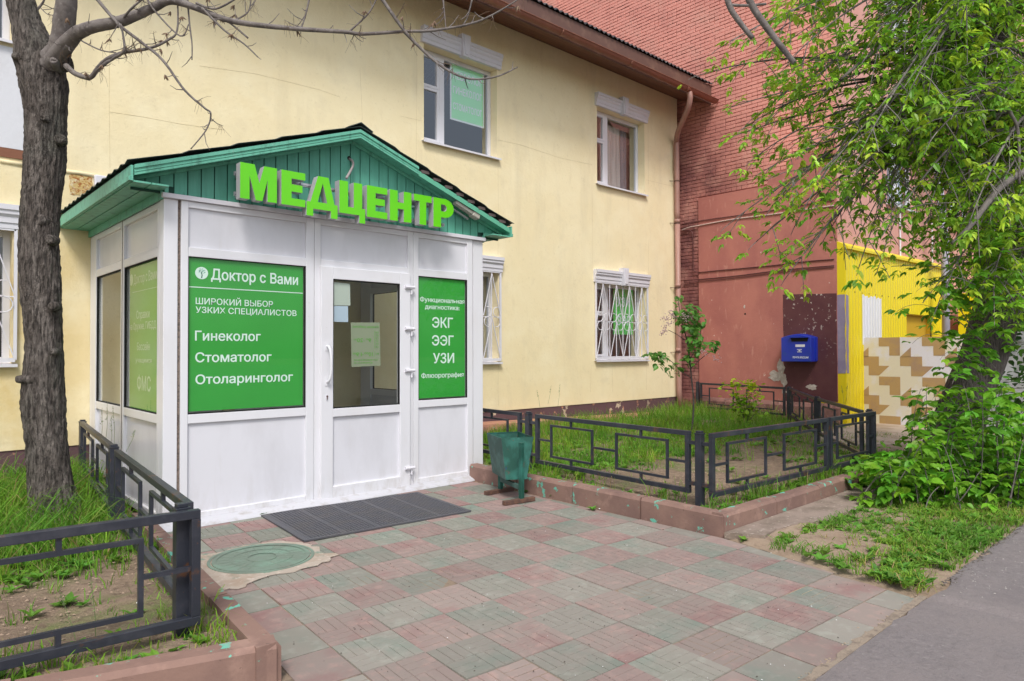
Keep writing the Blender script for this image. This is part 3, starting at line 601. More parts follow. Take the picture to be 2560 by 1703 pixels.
for x in np.arange(ax0+.1, ax0+3.2, .355):
    mb = MB(); mb.tube([(x, YA-.006, 2.62), (x, YA+.004, 2.62)], .014, 6); part('rivet', mb, m_rust, annex)
# front lower extension past the pipe
mb = MB(); mb.box(ax1+.3, ax1+5, YA-1.2, YA-.2, 0, 2.9); part('extension', mb, m_yellow, annex)
sx = ax0+.02; corrug('paint_patch', 14.36, 15.42, 1.60, lambda x: 2.57+.02*math.sin(x*31)+.012*math.sin(x*77), YA-.004, annex, m_whitepaint, 'white touched-up square', ph=(14.36-sx) % .142 if 14.36 < sx+1.15 else (14.36-sx-1.15) % .142)
mb = MB(); mb.prism(jag([(YA+.0, 1.05), (YF+.30, 1.0), (YF+.30, 2.52), (YA+.0, 2.55)], .01, .1, 8), (ax0-.014, 0, 0), Y_, Z_, (-1, 0, 0), .004); part('paint_patch', mb, m_violet, annex, 'grey violet painted strip on the side')
mb = MB(); mb.prism(jag([(ax0+.0, 1.05), (ax0+.115, 1.05), (ax0+.09, 1.7), (ax0+.125, 2.0), (ax0+.11, 2.53), (ax0+.0, 2.55)], .008, .1, 8), (0, YA-.013, 0), X_, Z_, (0, -1, 0), .003); part('paint_patch', mb, m_violet, annex, 'grey violet painted strip at the corner')
# lavender drainpipe in front of the annex
p = ony(2362, 600, 5.0)
mb = MB(); a = ony(2330, 150, 5.2); mb.tube([(a[0], 5.2, 11.5), (p[0]-.1, 5.1, 5.6), (p[0], 5.0, 4.0), (p[0]+.03, 5.0, .1)], .085, 12)
solo('drainpipe', mb, m_lav, 'thick pale lavender drainpipe in front of the yellow corrugated annex', 'drainpipe', smooth=True)
# patterned banner panel
XM = 14.45; y0m, y1m, zm0, zm1 = 5.50, 3.55, .06, 1.735
ban = thing('patterned_banner', 'cream and tan geometric patterned banner stretched on a side screen before the yellow annex', 'banner', (XM, y0m, zm0))
mb = MB(); mb.box(XM+.02, XM+.06, y1m, y0m, zm0-.06, zm1); part('backing_frame', mb, m_trim, ban)
TAN = set()
U = (y0m-y1m)/12.0
cell = .19
mb = MB(); mb.box(XM+.012, XM+.02, y1m, y0m, zm0, zm1); part('cloth', mb, m_cream, ban)
def pq(c, r, w=1, h=1, tri=None):      # cell units, r rows from top, c columns from the far end (left in view)
    y = y0m-c*cell; z = zm1-r*cell
    if tri is None: pts = [(y, z), (y-w*cell, z), (y-w*cell, z-h*cell), (y, z-h*cell)]
    elif tri == 'a': pts = [(y, z-cell), (y-cell, z), (y-cell, z-cell)]          # lower right triangle
    elif tri == 'b': pts = [(y, z), (y-cell, z), (y, z-cell)]                     # upper left triangle
    pts = [(max(a, y1m), max(b, zm0)) for a, b in pts]
    if abs(pts[0][0]-pts[1][0]) < 1e-4: return
    mb = MB(); mb.prism(pts, (XM+.012, 0, 0), Y_, Z_, (-1, 0, 0), .003); part('printed_shape', mb, m_tan, ban)
for c0 in range(-4, 12, 4):
    for r0 in range(-4, 12, 4):
        for c, r, w_, h_, t in ((2, 0, 2, .9, None), (3, .9, 1, .95, None), (0, 1, 1, 1, 'a'), (0, 1.95, 2, .95, None), (1, 2.9, 1, 1, None), (2, 2.9, 1, 1, 'b')):
            cc, rr = c0+c, r0*1.0+r
            if cc < 0 or rr < 0 or zm1-(rr)*cell < zm0+.03: continue
            if t: pq(cc, rr, tri=t)
            else: pq(cc, rr, w_, h_)
for z in np.arange(zm0+.1, zm1, .22):
    q = MB(); q.tube([(XM+.012, y0m-.02, z), (XM+.004, y0m-.02, z)], .010, 6); part('eyelet', q, m_black, ban)
# white panel beyond the banner
mb = MB(); mb.box(14.6, 14.66, 1.6, 3.4, .05, 1.9); mb.box(14.3, 15.2, 1.5, 1.56, 0, 1.5)
solo('white_board', mb, m_whitepaint, 'plain white boarding beyond the patterned banner, half hidden by leaves', 'board')

# mailbox
mx1, my0, my1, mz0, mz1 = XRED-.04, 5.93, 6.53, 1.265, 1.80
box_ = thing('mailbox', 'blue wall mailbox with arched top and white lettering on the maroon patch', 'mailbox', (mx1, (my0+my1)/2, mz0))
D = .27; xa = mx1-D
arc = [(my0, mz0), (my1, mz0), (my1, mz1-.06)]+[(my1-(my1-my0)*t, mz1-.06+.06*math.sin(math.pi*t)) for t in np.linspace(0, 1, 12)[1:-1]]+[(my0, mz1-.06)]
mb = MB(); mb.prism(arc, (mx1, 0, 0), Y_, Z_, (-1, 0, 0), D); part('body', mb, m_mail, box_, bevel=.012)
arc2 = [(my0-.012, mz0+.02), (my1+.012, mz0+.02), (my1+.012, mz1-.055)]+[(my1+.012-(my1-my0+.024)*t, mz1-.055+.07*math.sin(math.pi*t)) for t in np.linspace(0, 1, 12)[1:-1]]+[(my0-.012, mz1-.055)]
mb = MB(); mb.prism(arc2, (mx1, 0, 0), Y_, Z_, (-1, 0, 0), D*.35); part('rear_rim', mb, m_mail, box_)
def fr(px_, py_): return onx(px_, py_, xa-.001)
a, b = fr(1976.5, 845)[1], fr(2021, 845)[1]
mb = MB(); zc = (fr(2000, 843)[2]+fr(2000, 854)[2])/2
slot = [(a-.02, zc-.045), (b+.02, zc-.045), (b, zc+.03)]+[(b+(a-b)*t, zc+.03+.018*math.sin(math.pi*t)) for t in np.linspace(0, 1, 8)[1:-1]]+[(a, zc+.03)]
mb.prism(slot, (xa, 0, 0), Y_, Z_, (-1, 0, 0), .004); part('slot', mb, m_black, box_)
mb = MB(); mb.prism([(a+.01, zc+.032), (b-.01, zc+.032), (b-.01, zc+.045)]+[(b-.01+(a-b+.02)*t, zc+.045+.018*math.sin(math.pi*t)) for t in np.linspace(0, 1, 8)[1:-1]]+[(a+.01, zc+.045)], (xa, 0, 0), Y_, Z_, (-1, 0, 0), .045); part('hood', mb, m_mail, box_)
mb = MB(); a_, b_ = fr(1988.5, 861.5), fr(2012, 867.5); mb.box(xa-.003, xa, min(a_[1], b_[1]), max(a_[1], b_[1]), min(a_[2], b_[2]), max(a_[2], b_[2])); part('label_plate', mb, m_trim, box_)
mb = MB(); o = fr(1982, 896.0); w_ = abs(fr(2021, 896)[1]-o[1]); put_text(mb, 'ПОЧТА РОССИИ', (xa-.0015, o[1], o[2]), (0, -1, 0), Z_, w_, .036, .03)
o = fr(1994, 881); 
for dz in (.0, .012, .045, .057): mb.box(xa-.002, xa-.0005, o[1]-.085, o[1]+.01, o[2]-.0+dz, o[2]+.005+dz)
mb.box(xa-.002, xa-.0005, o[1]-.045, o[1]-.03, o[2]+.018, o[2]+.044); mb.prism(blob(o[1]-.0375, o[2]+.032, .02, .011, 2, 12, .2), (xa, 0, 0), Y_, Z_, (-1, 0, 0), .002)
part('lettering', mb, m_whitep, box_)

# ================================================================== THE ENTRANCE PORCH (white plastic kiosk with green gable)
KX0, KX1, KY, KY1 = 1.799, 5.337, 6.325, WY-.004
kiosk = thing('entrance_porch', 'white plastic-panelled entrance porch with green gabled roof built against the yellow house', 'porch', ((KX0+KX1)/2, KY, 0))
YFR = KY-.025       # outer face of frames
def fbox(x0, x1, z0, z1, y0=YFR, y1=KY+.045): return MB().box(x0, x1, y0, y1, z0, z1)
def fpart(name, mbs, m_=m_pvc, par=kiosk, bv=.004, label=None, **k):
    mb = MB()
    for q in mbs: mb.add(q.v, q.f)
    return part(name, mb, m_, par, bevel=bv, label=label, **k)
fpart('corner_post', [fbox(KX0, 1.912, 0.02, 2.80, KY-.012, KY+.10)]); fpart('corner_post', [fbox(5.19, KX1, .02, 2.80, KY-.012, KY+.10)])
fpart('foam_joint', [fbox(1.912, 1.936, .03, 2.80, KY+.0, KY+.04), fbox(5.172, 5.19, .03, 2.78, KY+.0, KY+.04)], m_foam, bv=0)
T = .004
# left glazed bay
def bay(x0, x1, a, b, name='window_frame'):
    f = fpart(name, [fbox(x0, a, .03, 2.80), fbox(b, x1, .03, 2.80), fbox(a, b, 2.745, 2.80, YFR+.003), fbox(a, b, 2.322, 2.402, YFR+.003), fbox(a, b, .872, .952, YFR+.003), fbox(a, b, .03, .098, YFR+.003)])
    return f
B1 = bay(1.936, 3.166, 1.995, 3.082); B3 = bay(4.335, 5.172, 4.402, 5.092)
fpart('door_frame', [fbox(3.170, 3.236, .03, 2.80), fbox(4.262, 4.331, .03, 2.80), fbox(3.236, 4.262, 2.745, 2.80, YFR+.003), fbox(3.236, 4.262, 2.335, 2.402, YFR+.003), fbox(3.236, 4.262, .0, .04, YFR+.02)])
for a, b in ((1.995, 3.082), (4.402, 5.092), (3.236, 4.262)): part('infill_panel', fbox(a, b, 2.402, 2.745, KY+.0, KY+.02), m_pvcpanel, kiosk)
for a, b in ((1.995, 3.082), (4.402, 5.092)): part('infill_panel', fbox(a, b, .098, .872, KY+.0, KY+.02), m_pvcpanel, kiosk)
def pane_y(a, b, c, d, y, par): part('glass_pane', MB().add([(a, y, c), (b, y, c), (b, y, d), (a, y, d)], [(0, 1, 2, 3)]), m_glass, par)
pane_y(1.995, 3.082, .952, 2.322, KY-.002, kiosk); pane_y(4.402, 5.092, .952, 2.322, KY-.002, kiosk)
for a, b in ((1.995, 3.082), (4.402, 5.092)):
    g = MB(); y = YFR+.006; e = .012
    g.box(a, a+e*.5, y, y+.02, .952, 2.322).box(b-e, b, y, y+.02, .952, 2.322).box(a+e*.5, b-e, y, y+.02, .952, .952+e).box(a+e*.5, b-e, y, y+.02, 2.322-e*.5, 2.322)
    part('gasket', g, m_black, kiosk)
# door leaf
door = part('door', MB(), m_pvc, kiosk, 'white half-glazed door') if False else None
dy0, dy1 = KY-.055, KY+.012
mb = MB(); dx0, dx1, dz0, dz1 = 3.224, 4.275, .035, 2.335
mb.box(dx0, 3.357, dy0, dy1, dz0, dz1).box(4.143, dx1, dy0, dy1, dz0, dz1).box(3.357, 4.143, dy0, dy1, 2.215, dz1).box(3.357, 4.143, dy0, dy1, dz0, .155).box(3.357, 4.143, dy0+.003, dy1, .842, .925)
door = part('door', mb, m_pvc, kiosk, 'white half-glazed plastic door', bevel=.005)
part('infill_panel', MB().box(3.357, 4.143, dy0+.03, dy0+.05, .155, .842), m_pvcpanel, door)
part('glass_pane', MB().add([(3.357, dy0+.028, .925), (4.143, dy0+.028, .925), (4.143, dy0+.028, 2.215), (3.357, dy0+.028, 2.215)], [(0, 1, 2, 3)]), m_glass, door)
g = MB(); g.box(4.128, 4.143, dy0+.008, dy0+.03, .925, 2.215).box(3.357, 4.128, dy0+.008, dy0+.03, .925, .937).box(3.357, 4.128, dy0+.008, dy0+.03, 2.205, 2.215).box(3.357, 3.365, dy0+.008, dy0+.03, .937, 2.205); part('gasket', g, m_black, door)
hx = 3.29
pts = [(hx, dy0-.004, 1.545), (hx, dy0-.04, 1.535), (hx+.008, dy0-.062, 1.47), (hx+.01, dy0-.068, 1.37), (hx+.008, dy0-.062, 1.27), (hx, dy0-.04, 1.205), (hx, dy0-.004, 1.195)]
mb = MB(); mb.tube(smooth_path(pts, 4), .013, 10); mb.box(hx-.022, hx+.022, dy0-.006, dy0, 1.50, 1.585); mb.box(hx-.022, hx+.022, dy0-.006, dy0, 1.155, 1.24); part('handle', mb, m_pvc, door, smooth=False, bevel=0)
mb = MB(); mb.prism([(.014*math.cos(t), .032*math.sin(t)) for t in np.linspace(0, 2*math.pi, 15)[:-1]], (hx-.002, dy0, 1.04), X_, Z_, (0, -1, 0), .005); part('lock_plate', mb, m_trim, door)
mb = MB(); mb.tube([(hx-.002, dy0-.004, 1.052), (hx-.002, dy0-.010, 1.052)], .009, 8).box(hx-.006, hx+.002, dy0-.009, dy0-.004, 1.02, 1.05); part('keyhole', mb, m_rust, door)
for z in (2.185, 1.735, 1.285, .235):
    mb = MB(); xh = 4.245
    mb.tube([(xh-.045, dy0-.014, z), (xh+.075, dy0-.014, z)], .017, 8); mb.box(xh-.045, xh+.03, dy0-.02, dy0, z-.018, z+.018); mb.tube([(xh+.042, dy0-.006, z-.075), (xh+.042, dy0-.006, z+.01)], .011, 8)
    part('hinge', mb, m_trim, door, smooth=False)
# threshold flashing round the foot
mb = MB(); prof = [(0, .045), (-.035, .04), (-.05, .032), (-.075, .026), (-.115, .010), (-.125, -.004), (-.10, -.004), (0, -.004)]
prof = [(u, v+.004) for u, v in prof]
mb.prism(prof, (KX0-.05, YFR, 0), Y_, Z_, X_, KX1-KX0+.09); part('base_flashing', mb, mat('scuffed_white_flashing', (.50, .50, .535), .45, stains=((9, (.30, .27, .24), .5, .68, (1, 1, 1), .6),)), kiosk)
mb = MB(); mb.prism([(-u*.45, v) for u, v in reversed(prof)], (KX0-.001, YFR-.10, 0), (-1, 0, 0), Z_, Y_, KY1-KY) if False else None
# side walls (left with two bays, right the same)
def side(x, sgn, green=False):
    o0, o1 = (x, x+.07) if sgn < 0 else (x-.07, x)
    def sb(y0, y1, z0, z1, in_=0): 
        return MB().box(o0+(.003*in_ if sgn < 0 else 0), o1-(.003*in_ if sgn > 0 else 0), y0, y1, z0, z1)
    ys = [KY+.10, 6.53, 7.46, 7.545, 7.80, 8.745, KY1]
    L = [sb(KY+.10, 6.495, .03, 2.79), sb(7.49, 7.553, .03, 2.79), sb(7.70, 7.765, .03, 2.79), sb(8.745, KY1, .03, 2.79)]
    ys = ((6.495, 7.49), (7.765, 8.745)) if False else ((6.495, 7.59), (7.70, 8.745))
    L = [sb(KY+.10, 6.495, .03, 2.79), sb(7.59, 7.70, .03, 2.79), sb(8.745, KY1, .03, 2.79)]
    for a, b in ys:
        for z0, z1 in ((2.735, 2.79), (2.322, 2.402), (.872, .952), (.03, .098)): L.append(sb(a, b, z0, z1, 1))
    F_ = fpart('side_frame', L)
    for a, b in ys:
        xa_, xb_ = (x+.03, x+.05) if sgn < 0 else (x-.05, x-.03)
        part('infill_panel', MB().box(xa_, xb_, a, b, 2.402, 2.735), m_pvcpanel, kiosk); part('infill_panel', MB().box(xa_, xb_, a, b, .098, .872), m_pvcpanel, kiosk)
        xg = x+.028*(-sgn); part('glass_pane', MB().add([(xg, a, .952), (xg, b, .952), (xg, b, 2.322), (xg, a, 2.322)], [(0, 1, 2, 3)]), m_glass, kiosk)
        g = MB(); xq = x-sgn*.008; g.box(xq, xq-sgn*.018, b-.012, b, .952, 2.322).box(xq, xq-sgn*.018, a, b-.012, 2.312, 2.322).box(xq, xq-sgn*.018, a, b-.012, .952, .962); part('gasket', g, m_black, kiosk)
side(KX0, -1); side(KX1, 1)
part('mullion_joint', MB().box(KX0-.003, KX0+.002, 7.636, 7.648, .03, 2.79), m_foam, kiosk)
# interior: floor, siding, inner door, ceiling
part('floor', MB().box(KX0+.08, KX1-.08, KY+.05, KY1-.04, .0, .03), mat('grey_tile_floor', (.42, .41, .40), .5), kiosk)
part('ceiling', MB().box(KX0+.01, KX1-.01, KY+.05, KY1-.01, 2.80, 2.83), m_pvcpanel, kiosk)
for k in range(18): 
    z = .05+k*.15; part('inner_siding', MB().box(3.42, 4.4, KY1-.05, KY1-.03, z, z+.142), m_siding, kiosk)
part('inner_door', MB().box(2.35, 3.28, WY+.02, WY+.06, .45, 2.28), mat('white_inner_door', (.5, .5, .5), .4), kiosk)
for k in range(18):
    z = .05+k*.15; part('inner_siding', MB().box(KX0+.35, 2.25, KY1-.05, KY1-.03, z, z+.142), m_siding, kiosk)

# ---- gable, eaves and roof
AX, AZ, SL = 3.574, 3.735, .352
YG = 6.15
def zr(x, o=0.): return AZ+o-SL*abs(x-AX)
mb = MB(); mb.box(KX0-.02, KX1+.02, YFR-.025, KY+.05, 2.802, 2.842); part('top_rail', mb, m_trim, kiosk, bevel=.003)
pw = 4.06/36
for i in range(36):
    a = 1.545+i*pw; b = a+pw-.010
    def zb(x): return 2.845 if KX0 <= x <= KX1 else 2.90+ .0
    za, zb_ = zr(a, -.085), zr(b, -.085); lo = 2.845 if (a > KX0-.02 and b < KX1+.03) else 2.905
    za, zb_ = max(za, lo+.004), max(zb_, lo+.004)
    poly = [(a, lo), (b, lo), (b, zb_), (AX, AZ-.085), (a, za)] if a < AX < b else [(a, lo), (b, lo), (b, zb_), (a, za)]
    mb = MB(); mb.prism(poly, (0, KY-.010, 0), X_, Z_, Y_, .014); part('plank', mb, m_green, kiosk)
part('gable_backing', MB().prism([(1.55, 2.84), (5.6, 2.84), (5.6, 2.96), (AX, AZ-.06), (1.55, 2.96)], (0, KY+.006, 0), X_, Z_, Y_, .02), mat('dark_green_groove', (.015, .07, .05), .8), kiosk)
# box closers at the two lower corners
for s_, xo, xi in ((1, 1.525, KX0+.03), (-1, 5.625, KX1-.01)):
    mb = MB(); a, b = sorted((xo, xi)); mb.box(a, b, KY-.034, KY-.012, 2.868, 2.905); xt = xi; mb.box(min(xt, xt-s_*.03), max(xt, xt-s_*.03), KY-.036, KY-.012, 2.842, 2.905); part('corner_trim', mb, m_greendark, kiosk)
# soffits under front overhang: two sloped boards each side, barge boards
def sloped(x0, x1, y0, y1, o, t, name, m_, lab=None):
    mb = MB(); a, b = zr(x0, o), zr(x1, o)
    mb.add([(x0, y0, a), (x1, y0, b), (x1, y1, b), (x0, y1, a), (x0, y0, a+t), (x1, y0, b+t), (x1, y1, b+t), (x0, y1, a+t)], [(0, 3, 2, 1), (4, 5, 6, 7), (0, 1, 5, 4), (1, 2, 6, 5), (2, 3, 7, 6), (3, 0, 4, 7)])
    return part(name, mb, m_, kiosk, lab)
for x0, x1 in ((1.525, AX-.002), (AX+.002, 5.625)):
    sloped(x0, x1, YG+.004, KY-.012, -.088, .014, 'soffit_board', m_greendark)
    sloped(x0, x1, KY-.040, KY-.012, -.118, .028, 'trim_strip', m_greendark)
for x0, x1, sec in ((1.525, AX, 0), (AX, 4.28, 1)):
    sloped(x0, x1, YG-.022, YG, -.10, .082, 'barge_board', m_greendark)
    for o, t, dy in ((-.045, .030, .034), (-.075, .012, .030), (-.100, .018, .034)):
        sloped(x0, x1, YG-dy, YG-.0225, o, t, 'barge_moulding', m_greendark)
sloped(4.283, 5.62, YG-.008, YG+.004, -.10, .055, 'barge_board', mat('bare_edge_green', (.12, .42, .28), .5))
# left and right eaves: fascia, soffit, inner board
for s_, xe in ((-1, 1.50), (1, 5.648)):
    xi = KX0-.004 if s_ < 0 else KX1+.004; ze = zr(xe)
    a, b = sorted((xe, xe-s_*.018))
    part('eave_fascia', MB().box(a, b, YG-.02, WY-.004, ze-.135, ze-.012), m_greendark, kiosk)
    part('eave_moulding', MB().box(xe+s_*.001, xe+s_*.014, YG-.02, WY-.006, ze-.135, ze-.10), m_greendark, kiosk)
    zs = ze-.130
    for k in range(2):
        q0 = xe-s_*(.020+k*(abs(xi-xe)-.02)/2); q1 = xe-s_*(.016+(k+1)*(abs(xi-xe)-.02)/2); a, b = sorted((q0, q1))
        part('eave_soffit_board', MB().box(a, b-.005, YG-.018, WY-.005, zs-.014, zs), m_greendark, kiosk)
    a, b = sorted((xi, xi+s_*.020)); part('side_board', MB().box(a, b, KY-.01, WY-.006, 2.79, zs-.016), m_greendark, kiosk)
# roof: stepped corrugated sheets, one object per sheet
def roof_sheet(x0, x1, y0, y1, sgn, lab=None):
    """x0 = ridge side, x1 = eave side"""
    mb = MB(); nx, ny = 36, 26; steps = 5
    for i in range(nx+1):
        u = i/nx; x = x0+(x1-x0)*u; st = (u*steps) % 1.0
        if i == nx: st = 1.0
        for j in range(ny+1):
            y = y0+(y1-y0)*j/ny
            wv = .014*math.cos(2*math.pi*(y-YG)/.205); wv = max(wv, -.006)
            mb.v.append((x, y, zr(x, .010)+wv+.016*st))
    for i in range(nx):
        for j in range(ny):
            a = i*(ny+1)+j; b = a+ny+1; mb.f.append((a, b, b+1, a+1) if sgn > 0 else (a, a+1, b+1, b)); mb.mi.append(0)
    o = part('roof_sheet', mb, m_rooftin, kiosk)
    sm = o.modifiers.new('solid', 'SOLIDIFY'); sm.thickness = .004
ysp = [YG-.035, YG+.95, YG+1.92, WY-.006]
for k in range(3):
    roof_sheet(AX, 1.478, ysp[k], ysp[k+1], -1); roof_sheet(AX, 5.67, ysp[k], ysp[k+1], 1)
mb = MB(); mb.add([(AX-.14, YG-.045, zr(AX-.14, .036)), (AX, YG-.045, AZ+.056), (AX+.14, YG-.045, zr(AX+.14, .036)), (AX-.14, WY-.006, zr(AX-.14, .036)), (AX, WY-.006, AZ+.056), (AX+.14, WY-.006, zr(AX+.14, .036))], [(0, 1, 4, 3), (1, 2, 5, 4)])
o = part('ridge_cap', mb, m_rooftin, kiosk); o.modifiers.new('s', 'SOLIDIFY').thickness = .006
part('roof_underlay', MB().add([(1.50, YG+.0, zr(1.5, -.0)), (AX, YG, AZ), (5.648, YG, zr(5.648)), (1.50, WY-.008, zr(1.5)), (AX, WY-.008, AZ), (5.648, WY-.008, zr(5.648))], [(0, 1, 4, 3), (1, 2, 5, 4)]), m_rooftin, kiosk)
mb = MB()
for k in range(8):
    x = 4.33+k*.16; mb.box(x, x+.10, YG-.012, YG+.02, zr(x+.05, -.035), zr(x+.05, -.002))
part('batten_ends', mb, mat('weathered_batten', (.11, .085, .08), .9), kiosk, kind='stuff')

# ---- the big letters
YL = 6.035
sign = thing('letter_sign', 'large lime green channel letters spelling МЕДЦЕНТР across the green gable', 'sign', (3.5, YL, 2.8))
def px2x(px_): return ony(px_, 460, YL)[0]
def ox(z): return px2x(580+z/3.928)
LB, LT = 2.835, 3.150; LH = LT-LB
def letter(x0, x1, kind):
    W = x1-x0; s = .098
    if kind == 'М': outs = [[(0, 0), (0, 1), (.385, 1), (.515, .50), (.645, 1), (1, 1), (1, 0), (.74, 0), (.74, .62), (.60, 0), (.42, 0), (.25, .66), (.25, 0)]]
    elif kind == 'Е': outs = [[(0, 0), (0, 1), (1, 1), (1, .79), (.42, .79), (.42, .62), (.88, .62), (.88, .41), (.42, .41), (.42, .215), (1, .215), (1, 0)]]
    elif kind == 'Д': outs = [[(.0, -.22), (0, .20), (.12, .20), (.36, 1.0), (.70, 1.0), (.90, .20), (1, .20), (1, -.22), (.78, -.22), (.78, 0), (.21, 0), (.21, -.22)]]
    elif kind == 'Ц': outs = [[(0, 0), (0, 1), (.33, 1), (.33, .215), (.55, .215), (.55, 1), (.88, 1), (.88, .215), (1.0, .215), (1.0, -.24), (.77, -.24), (.77, 0)]]
    elif kind == 'Н': outs = [[(0, 0), (0, 1), (.36, 1), (.36, .62), (.64, .62), (.64, 1), (1, 1), (1, 0), (.64, 0), (.64, .41), (.36, .41), (.36, 0)]]
    elif kind == 'Т': outs = [[(.31, 0), (.31, .78), (0, .78), (0, 1), (1, 1), (1, .78), (.69, .78), (.69, 0)]]
    hole = None
    if kind == 'Р':
        outs = [[(0, 0), (0, 1), (.55, 1)]+[(.55+.45*math.sin(t), .675+.325*math.cos(t)) for t in np.linspace(0.15, math.pi-.15, 10)]+[(.55, .35), (.37, .35), (.37, 0)]]
        hole = [(.37, .80), (.52, .80)]+[(.52+.13*math.sin(t), .68+.12*math.cos(t)) for t in np.linspace(0.2, math.pi-.2, 6)]+[(.52, .56), (.37, .56)]
    if kind == 'Д': hole = [(.35, .215), (.515, .80), (.66, .215)]
    P = [(x0+u*W, LB+v*LH) for u, v in outs[0]]; H = [(x0+u*W, LB+v*LH) for u, v in hole] if hole else []
    # front face by 2D curve fill so holes are clean
    cu = bpy.data.curves.new('c', 'CURVE'); cu.dimensions = '2D'; cu.fill_mode = 'BOTH'; cu.extrude = .045; cu.bevel_depth = 0
    for loop in [P]+([H] if H else []):
        sp = cu.splines.new('POLY'); sp.points.add(len(loop)-1); sp.use_cyclic_u = True
        for i, (a, b) in enumerate(loop): sp.points[i].co = (a, b, 0, 1)
    ob = bpy.data.objects.new('c', cu); sc.collection.objects.link(ob)
    dg = bpy.context.evaluated_depsgraph_get(); dg.update(); me = bpy.data.meshes.new_from_object(ob.evaluated_get(dg))
    mb = MB(); mb.v = [(v.co.x, YL+.045-v.co.z, v.co.y) for v in me.vertices]; mb.f = [tuple(p.vertices) for p in me.polygons]
    mb.mi = [0 if all(abs(mb.v[i][1]-YL) < 1e-4 for i in f) else 1 for f in mb.f]
    bpy.data.objects.remove(ob); bpy.data.curves.remove(cu); bpy.data.meshes.remove(me)
    part('letter', mb, [m_letter, m_letterside], sign)
for ch, a, b in (('М', 80, 441), ('Е', 485, 720), ('Д', 733, 1037), ('Ц', 1055, 1308), ('Е', 1325, 1525), ('Н', 1550, 1762), ('Т', 1787, 1960), ('Р', 1978, 2177)): letter(ox(a), ox(b), ch)
for z in (LB+.24, LB+.06):
    mb = MB(); mb.box(px2x(600), px2x(1128), YL+.125, YL+.150, z-.017, z+.017); mb.box(px2x(600), px2x(1128), YL+.118, YL+.125, z-.005, z+.005); part('mounting_rail', mb, m_alu, sign)
for x in np.linspace(px2x(620), px2x(1120), 9):
    mb = MB(); mb.box(x-.012, x+.012, YL+.092, YL+.275, LB+.23, LB+.25); mb.box(x-.012, x+.012, YL+.092, YL+.275, LB+.05, LB+.07); part('bracket', mb, m_alu, sign)
c0 = ony(874, 396, KY-.02); c1 = ony(866, 446, YL+.12)
mb = MB(); mb.tube(smooth_path([(c0[0], c0[1]+.02, c0[2]), (c0[0]+.012, c0[1]-.03, c0[2]-.03), (c0[0]+.008, c0[1]-.05, c0[2]-.09), tuple(c1)], 5), .013, 8); part('feed_cable', mb, mat('grey_cable', (.3, .26, .26), .6), sign, smooth=True)
mb = MB(); mb.tube([(c0[0], KY-.013, c0[2]+.004), (c0[0], KY-.009, c0[2]+.004)], .022, 12); part('cable_hole', mb, m_black, sign)
# floodlight strip on the right rake
lp0, lp1 = ony(1137, 506, 6.20), ony(1178, 533, 6.20)
lamp = thing('strip_light', 'old grey strip light fixed under the right slope of the porch roof', 'light', tuple(lp0))
mb = MB(); mb.bar(lp0, lp1, .07, .04); part('body', mb, mat('old_grey_plastic', (.45, .43, .38), .6), lamp, bevel=.006)
mb = MB(); mb.bar(lp1, lp1+np.array((.10, 0, -.035)), .09, .07); part('end_box', mb, mat('old_grey_plastic2', (.42, .40, .35), .6), lamp, bevel=.01)
mb = MB(); mb.bar(np.array(lp0)+(-.02, .06, -.05), np.array(lp1)+(.0, .06, -.06), .02, .02); part('bracket', mb, m_alu, lamp)
# small white box on the wall by the left eave
p = ony(254, 454, WY-.03); mb = MB(); mb.box(p[0]-.075, p[0]+.075, WY-.07, WY, p[2]-.065, p[2]+.065)
solo('junction_box', mb, m_trim, 'small white plastic junction box on the yellow wall above the left porch eave', 'box', bevel=.015)

# ---- posters in the glazing
def kp(px_, py_, y=KY+.004): return ony(px_, py_, y)
def poster_text(name, label, rect, m_bg, lines, y, mcol, cat='poster', extra=None):
    x0, x1, z0, z1 = rect
    t = thing(name, label, cat, ((x0+x1)/2, y, z0))
    part('sheet', MB().box(x0, x1, y, y+.003, z0, z1), m_bg, t)
    mb = MB()
    for s, xa_, xb_, yb, yt, bold in lines:
        a = ony(xa_, yb, y-.001); b = ony(xb_, yb, y-.001)
        ztop_ = ony(xa_, yt, y-.001)[2]
        put_text(mb, s, (a[0], y-.0015, a[2]), X_, Z_, b[0]-a[0], ztop_-a[2], bold)
    if extra: extra(mb, y)
    part('lettering', mb, mcol, t); return t
zz = lambda zx, zy: (470+zx/3.919, 650+zy/3.919)
L = []
for s, xa_, xb_, yb, yt, bold in (('Доктор с Вами', 225, 1078, 190, 84, .035), ('ШИРОКИЙ ВЫБОР', 75, 832, 431, 369, .02), ('УЗКИХ СПЕЦИАЛИСТОВ', 75, 1063, 517, 457, .02), ('Гинеколог', 68, 712, 789, 694, .03), ('Стоматолог', 70, 818, 1002, 908, .03), ('Отоларинголог', 72, 1028, 1218, 1126, .03)):
    a, b = zz(xa_, yb), zz(xb_, yt); L.append((s, a[0], b[0], a[1], b[1], bold))
def logo(mb, y):
    c = ony(*zz(133, 129), y); r = .055
    mb.prism([(c[0]+r*math.cos(t), c[2]+r*.98*math.sin(t)) for t in np.linspace(0, 2*math.pi, 29)[:-1]], (0, y-.0022, 0), X_, Z_, Y_, .0007)
    a = ony(*zz(0, 262), y); mb.box(2.0, 3.065, y-.002, y-.001, a[2]-.004, a[2]+.004)
pt = poster_text('window_poster', 'large green poster reading Доктор с Вами with a list of specialists, left bay of the porch', (1.997, 3.064, .975, 2.318), m_posterg, L, KY+.004, m_white, extra=logo)
mb = MB(); c = ony(*zz(133, 129), KY+.004); yq = KY+.0012
rl = random.Random(4)
